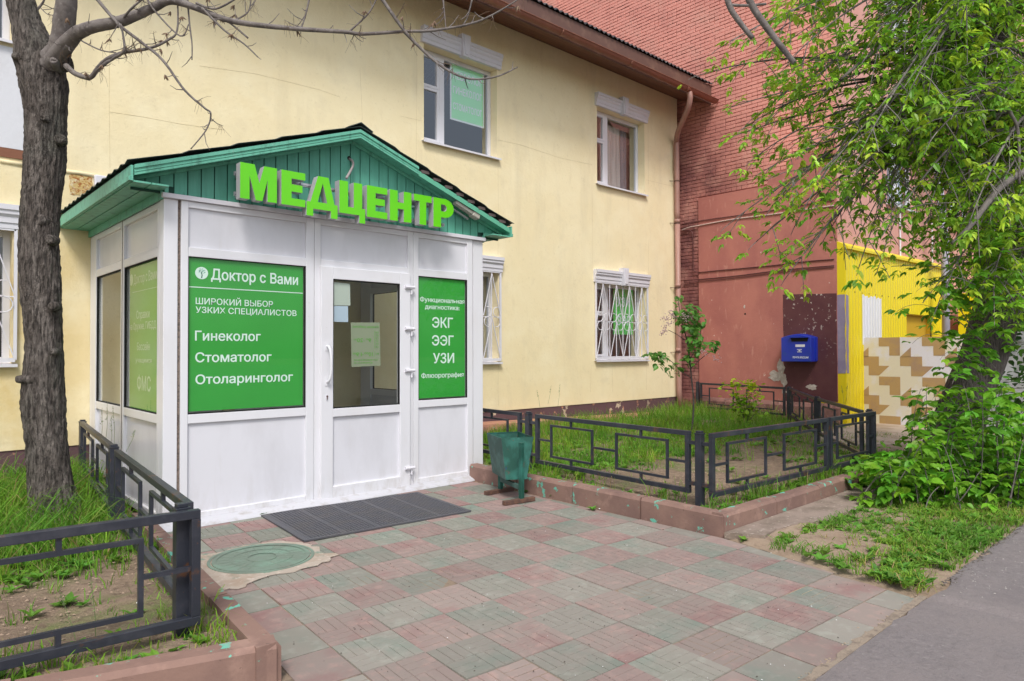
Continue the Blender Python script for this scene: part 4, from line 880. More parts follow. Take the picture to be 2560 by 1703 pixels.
mb.prism([(c[0]-.006, c[2]-.045), (c[0]+.004, c[2]-.045), (c[0]+.008, c[2]-.02), (c[0]+.001, c[2]+.012), (c[0]-.006, c[2]+.012), (c[0]+.0, c[2]-.02)], (0, yq, 0), X_, Z_, Y_, .0006)
part('logo_trunk', mb, mat('dark_teal_print', (.02, .10, .08), .6), pt)
mb = MB()
for k in range(34):
    a, r = rl.uniform(0, 6.28), .032*math.sqrt(rl.random()); q = .0035
    x, z = c[0]+r*math.cos(a)*1.1, c[2]+.018+r*.75*math.sin(a); mb.prism([(x-q, z), (x, z-q), (x+q, z), (x, z+q)], (0, yq, 0), X_, Z_, Y_, .0006)
part('logo_crown', mb, mat('teal_print', (.09, .36, .26), .6), pt)
zz = lambda zx, zy: (1030+zx/4.613, 680+zy/4.613)
L = []
for s, xa_, xb_, yb, yt, bold in (('Функциональная', 92, 606, 340, 286, .03), ('диагностика:', 150, 548, 424, 372, .03), ('ЭКГ', 232, 472, 640, 522, .03), ('ЭЭГ', 230, 480, 847, 732, .03), ('УЗИ', 243, 486, 1053, 938, .03), ('Флюорография', 107, 597, 1226, 1170, .03)):
    a, b = zz(xa_, yb), zz(xb_, yt); L.append((s, a[0], b[0], a[1], b[1], bold))
poster_text('window_poster', 'narrow green poster reading ЭКГ ЭЭГ УЗИ in the bay right of the porch door', (4.404, 5.075, .970, 2.318), m_posterg, L, KY+.004, m_white)
# side poster (on the left side wall, front pane)
xs = KX0+.034; zz = lambda zx, zy: (220+zx/2.904, 560+zy/2.904)
t = thing('window_poster', 'faded green poster seen edge-on in the left side glazing, ending in ФМС', 'poster', (xs, 7.0, .96))
part('sheet', MB().box(xs, xs+.003, 6.498, 7.50, .96, 2.316), m_posterg2, t); mb = MB()
for s, xa_, xb_, yb, yt in (('Доктор с Вами', 332, 500, 440, 372), ('Справки', 352, 447, 690, 632), ('на Оружие, ГИБДД', 303, 494, 772, 722), ('Бассейн', 357, 450, 917, 862), ('учащимся', 346, 462, 1004, 970), ('ФМС', 357, 455, 1203, 1100)):
    a, b = zz(xa_, yb), zz(xb_, yt); p, q = onx(a[0], a[1], xs-.001), onx(b[0], a[1], xs-.001); zt = onx(a[0], b[1], xs-.001)[2]
    put_text(mb, s, (xs-.0015, p[1], p[2]), (0, -1, 0), Z_, abs(p[1]-q[1]), zt-p[2], .02)
c = onx(*zz(316, 408), xs-.001); mb.prism([(c[1]+.055*math.cos(u), c[2]+.055*math.sin(u)) for u in np.linspace(0, 2*math.pi, 21)[:-1]], (xs-.0022, 0, 0), Y_, Z_, X_, .001)
p = onx(*zz(291, 506), xs-.001); mb.box(xs-.002, xs-.001, 6.51, 7.4, p[2]-.003, p[2]+.003); part('lettering', mb, m_white2, t)
# notices inside the door glass
yn = dy0+.034
kz = lambda zx, zy: ony(780+zx/3.9185, 660+zy/3.9185, yn)
def quad(a, b, c, d, y, t=.002): return MB().prism([(p[0], p[2]) for p in (a, b, c, d)], (0, y, 0), X_, Z_, Y_, t)
solo('paper_notice', quad(kz(190, 175), kz(372, 195), kz(376, 408), kz(190, 405), yn), m_paper, 'crinkled pale paper taped in the upper left corner of the door glass', 'notice', at=tuple(kz(190, 405)))
solo('paper_notice', quad(kz(210, 410), kz(355, 412), kz(356, 570), kz(211, 566), yn+.004), m_paperb, 'small plain pale blue sheet on the door glass below the crinkled paper', 'notice', at=tuple(kz(211, 566)))
nn = thing('opening_hours_notice', 'grey opening hours sheet with mirrored green print on the door glass', 'notice', tuple(kz(388, 1010)))
part('sheet', quad(kz(380, 574), kz(663, 574), kz(672, 997), kz(388, 1010), yn), m_notice, nn)
mb = MB()
def nt_(s, xa_, xb_, yb, yt, b=.02):
    p, q = kz(xa_, yb), kz(xb_, yb); put_text(mb, s, (p[0], yn-.001, p[2]), X_, Z_, q[0]-p[0], kz(xa_, yt)[2]-p[2], b, mirror=True)
nt_('Режим работы:', 395, 650, 624, 600, .03); nt_('9', 553, 580, 768, 728, .03); nt_('00', 530, 551, 746, 728); nt_('-', 505, 518, 765, 730); nt_('20', 440, 500, 766, 726, .03); nt_('00', 408, 437, 748, 732)
nt_('10', 555, 594, 903, 864, .03); nt_('00', 512, 552, 886, 864); nt_('-', 490, 505, 900, 864); nt_('19', 432, 486, 906, 866, .03); nt_('00', 400, 430, 888, 868)
for k, s in enumerate(('ПН', 'ВТ', 'СР', 'ЧТ', 'ПТ', 'СБ')): nt_(s, 622, 650, 682+k*28, 664+k*28)
nt_('ВС', 624, 652, 888, 872); nt_('Тел: 8(495)952-00-58', 412, 650, 950, 934); nt_('8(495)954-51-45', 412, 592, 978, 962)
a, b = kz(612, 655), kz(612, 830); mb.box(a[0], a[0]+.003, yn-.001, yn, b[2], a[2]); a, b = kz(614, 855), kz(614, 908); mb.box(a[0], a[0]+.003, yn-.001, yn, b[2], a[2])
part('lettering', mb, m_noticeg, nn)
# posters in the house windows
yw = WY+.205
def wposter(label, quadpx, m_bg, lines, mcol, border=None):
    P_ = [ony(a, b, yw) for a, b in quadpx]; x0, x1 = (P_[0][0]+P_[3][0])/2, (P_[1][0]+P_[2][0])/2; z1, z0 = (P_[0][2]+P_[1][2])/2, (P_[2][2]+P_[3][2])/2
    t = thing('window_poster', label, 'poster', ((x0+x1)/2, yw, z0))
    if border: part('border', MB().box(x0-.03, x1+.03, yw+.0035, yw+.006, z0-.03, z1+.03), border, t)
    part('sheet', MB().box(x0, x1, yw, yw+.003, z0, z1), m_bg, t); mb = MB()
    for s, v0, v1, u0, u1 in lines: put_text(mb, s, (x0+(x1-x0)*u0, yw-.0015, z0+(z1-z0)*v0), X_, Z_, (x1-x0)*(u1-u0), (z1-z0)*(v1-v0), .04)
    part('lettering', mb, mcol, t)
wposter('pale green poster reading НЕВРОЛОГ ГИНЕКОЛОГ СТОМАТОЛОГ in the larger upper window', ((1129, 157), (1207, 184), (1208, 314), (1129, 297)), m_posterp, [('НЕВРОЛОГ', .73, .87, .04, .96), ('ГИНЕКОЛОГ', .46, .59, .04, .96), ('СТОМАТОЛОГ', .17, .29, .04, .96)], m_whitep, m_whitep)
wposter('green poster with large white letters behind the barred ground floor window', ((1534, 718), (1584, 724), (1581, 837), (1533, 836)), mat('mid_green_poster', (.07, .62, .10), .5), [('УЗИ', .60, .80, .15, .85), ('ЭЭГ', .20, .40, .15, .85)], m_white)

# ================================================================== GROUND
def sstep(a, b, x): t = np.clip((x-a)/(b-a), 0, 1); return t*t*(3-2*t)
def vnoise(x, y, s, seed=0):
    return np.array([mnoise.noise((float(a)*s+seed*17.3, float(b)*s-seed*9.1, seed*3.7)) for a, b in zip(np.ravel(x), np.ravel(y))]).reshape(np.shape(x))
# bed outlines (outer kerb faces) and bed heights
def rx_kerb(y): return 5.0+(y-2.94)*.030          # outer face of the right bed's kerb that runs to the porch
def lx_kerb(y): return 1.372+(y-3.04)*.095        # outer (paving side) face of the left bed's kerb
def ly_kerb(x): return 3.035-(x-1.372)*.29        # outer face of the left bed's front kerb
DIAG = [(8.46, 2.94), (9.3, 3.35), (11.0, 4.55), (13.3, 5.5)]
def diag_y(x): return np.interp(x, [p[0] for p in DIAG], [p[1] for p in DIAG])
def h_right(x, y):
    inside = sstep(-.05, .65, y-diag_y(x)) if False else np.where(x < 8.4, 1.0, sstep(-.1, .8, y-diag_y(x)))
    h = .125*inside
    h = h+.0*y
    return h
def h_left(x, y): return .125+.06*sstep(6.3, 8.6, y)
def grid_mesh(x0, x1, y0, y1, step, hf, keep, nz=.012, seed=1):
    xs = np.arange(x0, x1+step/2, step); ys = np.arange(y0, y1+step/2, step); X, Y = np.meshgrid(xs, ys, indexing='ij')
    Z = hf(X, Y)+vnoise(X, Y, 1.3, seed)*nz*1.3+vnoise(X, Y, 6, seed)*nz*.8+vnoise(X, Y, 17, seed)*nz*.5
    mb = MB(); mb.v = [tuple(p) for p in np.stack([X, Y, Z], -1).reshape(-1, 3)]; ny = len(ys)
    for i in range(len(xs)-1):
        for j in range(ny-1):
            if keep((xs[i]+xs[i+1])/2, (ys[j]+ys[j+1])/2): mb.f.append((i*ny+j, (i+1)*ny+j, (i+1)*ny+j+1, i*ny+j+1)); mb.mi.append(0)
    return mb
g = MB().add([(-120, -120, -.06), (140, -120, -.06), (140, 140, -.06), (-120, 140, -.06)], [(0, 1, 2, 3)])
part('ground', g, m_dirt, kind='structure')
part('flower_bed', grid_mesh(5.08, 13.6, 3.02, 9.05, .06, h_right, lambda x, y: x > rx_kerb(y)+.06 and (x < 8.45 or y > diag_y(x)-.35), .016, 2), m_soil, kind='structure', smooth=True)
part('flower_bed', grid_mesh(-7, 1.80, 2.8, 9.05, .06, h_left, lambda x, y: x < lx_kerb(y)-.08 and y > ly_kerb(x)+.06, .016, 5), m_soil, kind='structure', smooth=True)
def h_verge(x, y): return -.02+.038*sstep(0, .12, x-(4.62+(y-1.42)*.235))+.02*sstep(1.45, 2.2, y)*sstep(4.9, 5.4, x)
part('verge', grid_mesh(4.55, 26, 1.20, 6.2, .08, h_verge, lambda x, y: x > 4.50+(y-1.4)*.235 and not (x < 8.3 and y > 3.1), .014, 8), m_dirt, kind='structure', smooth=True)
# asphalt with a wandering edge
mb = MB(); r = random.Random(5); ex = [-60]+list(np.arange(1.0, 12, .07))+[60]
edge = []
for x in ex:
    y = 1.395+.018*mnoise.noise((x*2.1, 0, 0))+.014*mnoise.noise((x*9, 3, 0))+.008*mnoise.noise((x*25, 3, 0)); 
    if 4.62 < x < 5.1: y -= .05*math.sin((x-4.62)/.48*math.pi)
    edge.append((x, y))
n = len(edge)
for x, y in edge: mb.v += [(x, y, .028 if x > 4.66 else .006), (x, y-.05, .034 if x > 4.66 else .010), (x, -1.8, .034), (x, y, -.05)]
for i in range(n-1):
    a, b = i*4, i*4+4; mb.f += [(a, b, b+1, a+1)[::-1], (a+1, b+1, b+2, a+2)[::-1], (a+3, b+3, b, a)[::-1]]; mb.mi += [0]*3
part('footpath', mb, m_asph, kind='structure')
mb = MB(); mb.add([(-60, -60, .0), (60, -60, .0), (60, -1.8, .0), (-60, -1.8, .0)], [(0, 1, 2, 3)]); part('road', mb, m_asph, kind='structure')
# concrete strip beside the kerb on the verge side and pale paved strip near the annex
r = random.Random(2)
pts = [(4.985, 2.93)]+[(x, 2.93) for x in (6.5, 8.5)]+[(8.5-k*.12, 2.55+.10*mnoise.noise((k*.7, 1, 1))+.06*mnoise.noise((k*2.1, 5, 1))-.0+ (.12 if k > 22 else 0)) for k in range(0, 29)]
mb = MB(); mb.prism(pts, (0, 0, .0), X_, Y_, Z_, .050); part('concrete_footing', mb, mat('dirty_concrete', (.27, .21, .175), .95, stains=((4, (.18, .14, .11), .45, .65), (25, (.4, .34, .29), .6, .68)), bump=((9, .6, .02), (40, .6, .008))), kind='structure')
mb = MB(); mb.prism([(11.2, 5.3), (10.8, 4.4), (11.9, 3.5), (14.6, 2.6), (16.0, 3.0), (14.4, 5.35)], (0, 0, .02), X_, Y_, Z_, .04); part('concrete_apron', mb, mat('pale_sandy_concrete', (.46, .37, .30), .9, stains=((3, (.36, .27, .2), .45, .65),), bump=((9, .4, .01),)), kind='structure')
mb = MB(); mb.add([(5.4, 8.62, .05), (13.30, 8.55, .05), (13.30, WY, .05), (5.4, WY, .05), (5.4, 8.66, .345), (13.30, 8.66, .135), (13.30, WY, .14), (5.4, WY, .35)], [(0, 3, 2, 1), (4, 5, 6, 7), (0, 1, 5, 4), (1, 2, 6, 5), (2, 3, 7, 6), (3, 0, 4, 7)]); part('wall_strip', mb, m_blind, kind='structure', bevel=.01)

# ---- kerbs, stone by stone
kerb = thing('kerb', None, None, (5, 2.94, 0), kind='structure')
def kerb_run(p, q, n, inward, w=.115, h=.18, seed=0, par=None):
    p, q, inw = Vector((*p, 0)), Vector((*q, 0)), Vector((*inward, 0)); d = (q-p); L = d.length; d.normalize(); rr = random.Random(seed)
    for i in range(n):
        a = p+d*(L*i/n+.006); b = p+d*(L*(i+1)/n-.006); t = rr.uniform(-.006, .006); hh = h+rr.uniform(-.007, .007)
        mb = MB(); nse = 6
        prof = [(0+t, -.05), (0+t, hh-.025), (.018+t, hh), (w+t, hh+rr.uniform(-.003, .003)), (w+t, -.05)]
        for k in range(nse+1):
            c = a+(b-a)*k/nse
            for u, v in prof: mb.v.append(tuple(c+inw*(u+.002*mnoise.noise((c.x*5, c.y*5, v*9)))+Vector((0, 0, v+(.003*mnoise.noise((c.x*7, c.y*7, 3)) if v > .1 else 0)))))
        m_ = len(prof)
        for k in range(nse):
            for j in range(m_-1): mb.f.append((k*m_+j, k*m_+j+1, (k+1)*m_+j+1, (k+1)*m_+j))
        mb.f += [tuple(range(m_))[::-1], tuple(nse*m_+j for j in range(m_))]; mb.mi = [0]*len(mb.f)
        part('kerb_stone', mb, m_kerb, kerb)
kerb_run((5.005, 2.945), (8.50, 2.93), 4, (0, 1), seed=1)
kerb_run((5.0, 2.950), (5.10, 6.28), 4, (1, 0), seed=2)
kerb_run((1.372, 3.045), (1.66, 6.24), 4, (-1, 0), seed=3)
dx, dy = .960, -.279
kerb_run((-2.5, ly_kerb(-2.5)), (1.355, ly_kerb(1.355)), 4, (.279, .960), seed=4)

# ---- paving: 35 cm slabs pressed with a basket pattern
pave = thing('pavement', None, None, (3, 4, 0), kind='structure')
O_, U_, V_ = np.array((2.346, 2.469)), np.array((.3450, -.0180)), np.array((.0300, .3610))
base = [(1.30, 3.0), (1.6, 6.4), (5.3, 6.4), (5.12, 5.5), (5.04, 2.95), (4.60, 1.40), (-2, 1.40), (-2, 2.9)]
part('joint_bed', MB().prism(base, (0, 0, -.058), X_, Y_, Z_, .052), m_joint, pave)
def inside(p, poly):
    c = False; x, y = p
    for i in range(len(poly)):
        (x0, y0), (x1, y1) = poly[i], poly[(i+1) % len(poly)]
        if (y0 > y) != (y1 > y) and x < (x1-x0)*(y-y0)/(y1-y0)+x0: c = not c
    return c
def slab_mesh(rot):
    mb = MB(); e = .0045; gr = .0032; half = .5
    bars = []
    for bi in range(2):
        for bj in range(2):
            hor = (bi+bj+rot) % 2 == 0
            for k in range(3):
                u0, u1 = (bi*.5, bi*.5+.5) if hor else (bi*.5+k/6, bi*.5+(k+1)/6)
                v0, v1 = (bj*.5+k/6, bj*.5+(k+1)/6) if hor else (bj*.5, bj*.5+.5)
                bars.append((u0, u1, v0, v1))
    for u0, u1, v0, v1 in bars:
        P = []
        for (u, v, z, s) in ((u0, v0, -.0055, 0), (u1, v0, -.0055, 0), (u1, v1, -.0055, 0), (u0, v1, -.0055, 0), (u0, v0, 0, 1), (u1, v0, 0, 1), (u1, v1, 0, 1), (u0, v1, 0, 1)):
            mu = (u-.5)*2; mv = (v-.5)*2
            uu = u+(.0045 if u == u0 else -.0045)+(s*(.006 if u == u0 else -.006)); vv = v+(.0045 if v == v0 else -.0045)+(s*(.006 if v == v0 else -.006))
            uu = min(max(uu, .008), .992); vv = min(max(vv, .008), .992)
            q = (uu-.5)*U_+(vv-.5)*V_; P.append((q[0], q[1], z))
        mb.add(P, [(4, 5, 6, 7), (0, 1, 5, 4), (1, 2, 6, 5), (2, 3, 7, 6), (3, 0, 4, 7)])
    P = []
    for z in (-.045, -.0045):
        for u, v in ((.008, .008), (.992, .008), (.992, .992), (.008, .992)): q = (u-.5)*U_+(v-.5)*V_; P.append((q[0], q[1], z))
    mb.add(P, [(0, 3, 2, 1), (4, 5, 6, 7), (0, 1, 5, 4), (1, 2, 6, 5), (2, 3, 7, 6), (3, 0, 4, 7)])
    return mb
sm_ = {}
for rot in (0, 1):
    for nm, mt in (('p', m_tpink), ('g', m_tgreen)): sm_[rot, nm] = slab_mesh(rot).mesh('slab', mt)
rt = random.Random(9)
clip = [(1.42, 3.0), (1.72, 6.25), (5.06, 6.25), (4.99, 2.95), (4.63, 1.42), (-2, 1.42), (-2, 2.85), (1.36, 2.95)]
tile_n = 0
for i in range(-12, 9):
    for j in range(-5, 13):
        c = O_+(i+.5)*U_+(j+.5)*V_
        corners = [O_+(i+a)*U_+(j+b)*V_ for a, b in ((.03, .03), (.97, .03), (.97, .97), (.03, .97))]
        nin = sum(inside(q, clip) for q in corners)
        if nin == 0: continue
        px_, py_, z_ = proj((c[0], c[1], 0))
        if z_ < .5 or py_ > 2100: continue
        pk = 'p' if (i+j) % 2 == 0 else 'g'
        if nin == 4:
            o = bpy.data.objects.new('paving_tile', sm_[rt.randint(0, 1) if False else 0, pk]); link(o)
            o.parent = pave; o.location = (c[0]-3, c[1]-4, rt.uniform(-.004, .003)); o.rotation_euler = (rt.uniform(-.011, .011), rt.uniform(-.011, .011), rt.uniform(-.008, .008)); o.scale = (1, 1, 1)
        else:                                  # cut slabs along the edges
            def clip_poly(P, Q):
                out = P
                for k in range(len(Q)):
                    a, b = np.array(Q[k]), np.array(Q[(k+1) % len(Q)]); s = out; out = []
                    if not s: return []
                    f = lambda p: (b[0]-a[0])*(p[1]-a[1])-(b[1]-a[1])*(p[0]-a[0])
                    for m_i in range(len(s)):
                        p, q = s[m_i-1], s[m_i]; fp, fq = f(p), f(q)
                        if (fp <= 0) != (fq <= 0): t = fp/(fp-fq); out.append(p+(q-p)*t)
                        if fq <= 0: out.append(q)
                return out
            # convex part of the paving to the right of x=1.36
            Q = [(1.42, 3.0), (1.72, 6.25), (5.06, 6.25), (4.99, 2.95), (4.63, 1.42), (1.25, 1.42)]
            if c[0] < 1.2: Q = [(-2, 1.42), (-2, ly_kerb(-2)-.01), (1.5, ly_kerb(1.5)-.01), (1.5, 1.42)]
            P = clip_poly([np.array(q) for q in [O_+(i+a)*U_+(j+b)*V_ for a, b in ((.012, .012), (.988, .012), (.988, .988), (.012, .988))]], Q)
            if len(P) < 3: continue
            ar = abs(sum(P[k][0]*P[(k+1) % len(P)][1]-P[(k+1) % len(P)][0]*P[k][1] for k in range(len(P))))/2
            if ar < .006: continue
            mb = MB(); mb.prism([tuple(p) for p in P], (0, 0, -.045), X_, Y_, Z_, .0435+rt.uniform(-.002, .001)); part('paving_tile', mb, m_tpink if pk == 'p' else m_tgreen, pave)
# mortar patch and manhole cover
mc = (2.075, 4.93)
mort = jag([(1.58, 4.42), (1.75, 4.40), (1.92, 4.50), (2.12, 4.47), (2.42, 4.55), (2.52, 4.62), (2.46, 4.80), (2.50, 5.0), (2.42, 5.16), (2.30, 5.30), (2.10, 5.34), (1.95, 5.28), (1.78, 5.34), (1.64, 5.42), (1.60, 5.1)], .035, .05, 6)
mb = MB(); mb.prism(mort, (0, 0, .0015), X_, Y_, Z_, .0045); part('mortar_patch', mb, m_conc, kind='structure')
mh = thing('manhole_cover', 'round green painted iron manhole cover set in pale mortar', 'manhole cover', (*mc, 0))
R0 = .335; a0 = -.26
def disc(mb, r0, r1, z, n=64, bevel=.004):
    for k in range(n):
        t = 2*math.pi*k/n
        mb.v += [(mc[0]+r0*math.cos(t), mc[1]+r0*math.sin(t), z), (mc[0]+r1*math.cos(t), mc[1]+r1*math.sin(t), z), (mc[0]+(r1+.002)*math.cos(t), mc[1]+(r1+.002)*math.sin(t), z-.02)]
    b = len(mb.v)-3*n
    for k in range(n):
        p, q = b+3*k, b+3*((k+1) % n); mb.f += [(p, p+1, q+1, q), (p+1, p+2, q+2, q+1)]; mb.mi += [0, 0]
mb = MB(); disc(mb, R0+.008, R0+.03, .010); part('rim', mb, m_cover, mh)
mb = MB(); disc(mb, .0, R0, .008); disc(mb, .095, .105, .012); disc(mb, R0-.03, R0, .012); disc(mb, .205, .212, .0105)
part('lid', mb, m_cover, mh)
mb = MB(); disc(mb, .0, R0+.006, .0045); part('gap', mb, m_black, mh)
for k in range(24):
    t = 2*math.pi*k/24+.07; c, s = math.cos(t), math.sin(t); r1 = R0-.035; r0 = .11 if k % 2 == 0 else .15
    mb = MB(); mb.bar((mc[0]+r0*c, mc[1]+r0*s, .0075), (mc[0]+r1*c, mc[1]+r1*s, .0075), .007, .004); part('rib', mb, m_cover, mh)
# rubber mat
Mq = [np.array(p) for p in ((2.595, 6.215), (2.48, 5.10), (4.10, 5.02), (4.215, 6.05))]
mt = thing('door_mat', 'black perforated rubber mat in front of the white door', 'mat', (3.35, 5.6, 0))
def mp(u, v):    # u along the door, v away from it
    a = Mq[0]*(1-u)+Mq[3]*u; b = Mq[1]*(1-u)+Mq[2]*u; return a*(1-v)+b*v
mb = MB(); NU, NV = 50, 32; bu, bv = .022, .03
def mpz(u, v, z): p = mp(u, v); zz_ = .006*max(0, mnoise.noise((p[0]*1.7, p[1]*1.7, 1)))+.006*max(0, .5-u)*max(0, v-.5)*4; return (p[0], p[1], z+zz_)
ztm = .013
for i in range(NU):
    for j in range(NV):
        u0, u1 = bu+(1-2*bu)*i/NU, bu+(1-2*bu)*(i+1)/NU; v0, v1 = bv+(1-2*bv)*j/NV, bv+(1-2*bv)*(j+1)/NV
        if i in (9, 10, 19, 20, 29, 30, 39, 40) and False: mb.add([mpz(u0, v0, ztm), mpz(u1, v0, ztm), mpz(u1, v1, ztm), mpz(u0, v1, ztm)], [(0, 3, 2, 1)]); continue
        cu, cv = (u0+u1)/2, (v0+v1)/2; ru, rv = (u1-u0)*.40, (v1-v0)*.40
        outer = [(u0, v0), (cu, v0), (u1, v0), (u1, cv), (u1, v1), (cu, v1), (u0, v1), (u0, cv)]
        inner = [(cu-ru*.7, cv-rv*.7), (cu, cv-rv), (cu+ru*.7, cv-rv*.7), (cu+ru, cv), (cu+ru*.7, cv+rv*.7), (cu, cv+rv), (cu-ru*.7, cv+rv*.7), (cu-ru, cv)]
        if (i % 10) in (0,): inner = [(cu-(cu-a)*.45, cv-(cv-b)*.45) for a, b in inner]
        vs_ = [mpz(a, b, ztm) for a, b in outer]+[mpz(a, b, ztm) for a, b in inner]+[mpz(a, b, .002) for a, b in inner]
        fs = []
        for k in range(8): k2 = (k+1) % 8; fs += [(k, 8+k, 8+k2, k2), (8+k, 16+k, 16+k2, 8+k2)]
        mb.add(vs_, fs); mb.add(vs_[16:24], [tuple(range(7, -1, -1))], 1)
part('perforated_field', mb, [m_rubber, m_black], mt)
for (ua, ub, va, vb) in ((0, 1, 0, bv), (0, 1, 1-bv, 1), (0, bu, bv, 1-bv), (1-bu, 1, bv, 1-bv)):
    mb = MB(); n = 24; 
    for k in range(n+1):
        t = k/n
        if ub-ua > vb-va: q = [(ua+(ub-ua)*t, va), (ua+(ub-ua)*t, vb)]
        else: q = [(ua, va+(vb-va)*t), (ub, va+(vb-va)*t)]
        mb.v += [mpz(*q[0], ztm+.001), mpz(*q[1], ztm+.001), mpz(*q[0], .001), mpz(*q[1], .001)]
    for k in range(n): a, b = 4*k, 4*k+4; mb.f += [(a, b, b+1, a+1), (a, a+2, b+2, b), (a+1, b+1, b+3, a+3)]; mb.mi += [0]*3
    part('border', mb, m_rubber, mt)

# ---- litter bin
bin_ = thing('litter_bin', 'square tapered green metal litter bin on a tilting stand beside the porch', 'litter bin', (4.82, 5.3, 0))
bb, bt, br = .21, .60, None
TP = [(4.56, 5.42), (4.64, 5.06), (5.02, 5.05), (4.96, 5.45)]
tp = [onz(1218, 1083, .615)[:2], onz(1254, 1096.5, .615)[:2], onz(1333, 1093, .615)[:2], onz(1294, 1079.5, .615)[:2]]
bp = [onz(1232, 1181, .205)[:2], onz(1265, 1200, .205)[:2], onz(1316, 1198, .205)[:2], onz(1289, 1178, .205)[:2]]
names = ['bin_panel']*4
for k in range(4):
    k2 = (k+1) % 4; a, b, c, d = np.array((*tp[k], .615)), np.array((*tp[k2], .615)), np.array((*bp[k2], .205)), np.array((*bp[k], .205))
    mb = MB().add([a, b, c, d], [(0, 1, 2, 3)]); o = part('side_panel', mb, m_bin2 if k == 0 else m_bin, bin_, 'faded grey-green side panel' if k == 0 else None); o.modifiers.new('s', 'SOLIDIFY').thickness = .004
mb = MB().add([(*p, .215) for p in bp], [(0, 1, 2, 3)]); part('bottom', mb, m_bin, bin_)
mb = MB()
for k in range(4): mb.bar((*tp[k], .612), (*tp[(k+1) % 4], .612), .008, .012)
part('rim', mb, m_bin, bin_)
f1 = onz(1296, 1247, .02); f2 = onz(1249, 1226, .02)
pf = np.array((f1[0], f1[1])); 
f1a, f1b = onz(1259, 1259, .02), onz(1335, 1247, .02); f2a, f2b = onz(1213, 1234, .02), onz(1282, 1222, .02)
q1 = f1a*.42+f1b*.58; q2 = f2a*.45+f2b*.55
for a, b in ((f1a, f1b), (f2a, f2b)): mb = MB(); mb.bar((a[0], a[1], .022), (b[0], b[1], .022), .05, .042); part('foot', mb, m_rust, bin_, bevel=.004)
mb = MB(); mb.bar((q1[0], q1[1], .04), (q1[0], q1[1], .59), .042, .042); part('post', mb, m_bin, bin_, bevel=.004)
mb = MB(); mb.bar((q2[0], q2[1], .04), (q2[0], q2[1], .56), .042, .042); part('post', mb, m_bin, bin_, bevel=.004)
mb = MB(); mb.bar((q1[0], q1[1], .145), (q2[0], q2[1], .145), .03, .045); part('crossbar', mb, m_bin2, bin_)

# ---- low metal fences
def panel(par, p, q, z0=.23, z1=.78, squares=2, margin=.10):
    p, q = Vector((*p, 0)), Vector((*q, 0)); d = q-p; L = d.length; d.normalize(); F = MB(); w = .042; t = .022
    P = lambda s, z: p+d*s+Vector((0, 0, z))
    F.bar(P(0, z1-w/2), P(L, z1-w/2), w, w).bar(P(0, z0+w/2), P(L, z0+w/2), w, w).bar(P(w/2, z0+w), P(w/2, z1-w), w, w).bar(P(L-w/2, z0+w), P(L-w/2, z1-w), w, w)
    pan = part('panel_frame', F, m_iron, par, bevel=.003)
    za, zb = z0+.102, z1-.108; zm = (za+zb)/2; gap = .18
    if squares == 2: S = [(L*.115, L*.115+L*.31), (L*.575, L*.575+L*.31)]
    elif squares == 1: S = [(L*.15, L*.85)]
    prev = w
    for a, b in S:
        s = MB(); s.bar(P(a, zb), P(b, zb), t, t).bar(P(a, za), P(b, za), t, t).bar(P(a+t/2, za+t/2), P(a+t/2, zb-t/2), t, t).bar(P(b-t/2, za+t/2), P(b-t/2, zb-t/2), t, t)
        part('inner_rectangle', s, m_iron, pan)
        c = (a+b)/2
        for u, v in (((c, zb), (c, z1-w)), ((c, za), (c, z0+w))): k = MB(); k.bar(P(*u), P(*v), t, t); part('tie_bar', k, m_iron, pan)
        k = MB(); k.bar(P(prev, zm), P(a, zm), t, t); part('tie_bar', k, m_iron, pan); prev = b
    k = MB(); k.bar(P(prev, zm), P(L-w, zm), t, t); part('tie_bar', k, m_iron, pan)
def post(par, x, y, z1=.80, z0=-.05, w=.062, links=()):
    mb = MB(); mb.box(x-w/2, x+w/2, y-w/2, y+w/2, z0, z1-.03); mb.box(x-w/2-.004, x+w/2+.004, y-w/2-.004, y+w/2+.004, z1-.03, z1-.018); mb.box(x-w/2+.006, x+w/2-.006, y-w/2+.006, y+w/2-.006, z1-.018, z1)
    P = part('post', mb, m_iron, par, bevel=.003)
    for (lx, ly) in links:
        for z in (.32, .68): b = MB(); b.bar((x, y, z), (lx, ly, z), .03, .03); part('link_bar', b, m_iron, P)
fr_ = thing('low_metal_fence', 'low black metal fence with rectangle pattern around the right flower bed', 'fence', (5.33, 3.37, 0), group='low fences round the flower beds')
panel(fr_, (5.345, 3.475), (5.505, 5.58)); panel(fr_, (5.53, 5.86), (5.69, 7.95)); panel(fr_, (5.308, 3.246), (7.43, 3.150)); panel(fr_, (7.475, 3.148), (8.60, 3.10), squares=1)
panel(fr_, (8.66, 3.26), (10.40, 4.53)); panel(fr_, (10.50, 4.62), (12.80, 6.12)); panel(fr_, (12.93, 6.28), (13.42, 8.45))
post(fr_, 5.335, 3.37, .79, links=((5.345, 3.49), (5.33, 3.25))); post(fr_, 5.52, 5.72, .80, links=((5.505, 5.57), (5.53, 5.87))); post(fr_, 8.64, 3.17, .80); post(fr_, 10.45, 4.575, .80); post(fr_, 12.88, 6.18, .80); post(fr_, 13.44, 8.53, .80)
fl = thing('low_metal_fence', 'low black metal fence with rusty bars around the left flower bed by the tree', 'fence', (1.10, 3.53, 0), group='low fences round the flower beds')
zf0, zf1 = .195, .742
panel(fl, (1.158, 3.478), (-.95, 3.625), zf0, zf1); panel(fl, (-1.10, 3.635), (-3.2, 3.78), zf0, zf1)
panel(fl, (1.168, 3.66), (1.385, 6.0), zf0, zf1); panel(fl, (1.425, 6.33), (1.665, 8.70), zf0, zf1)
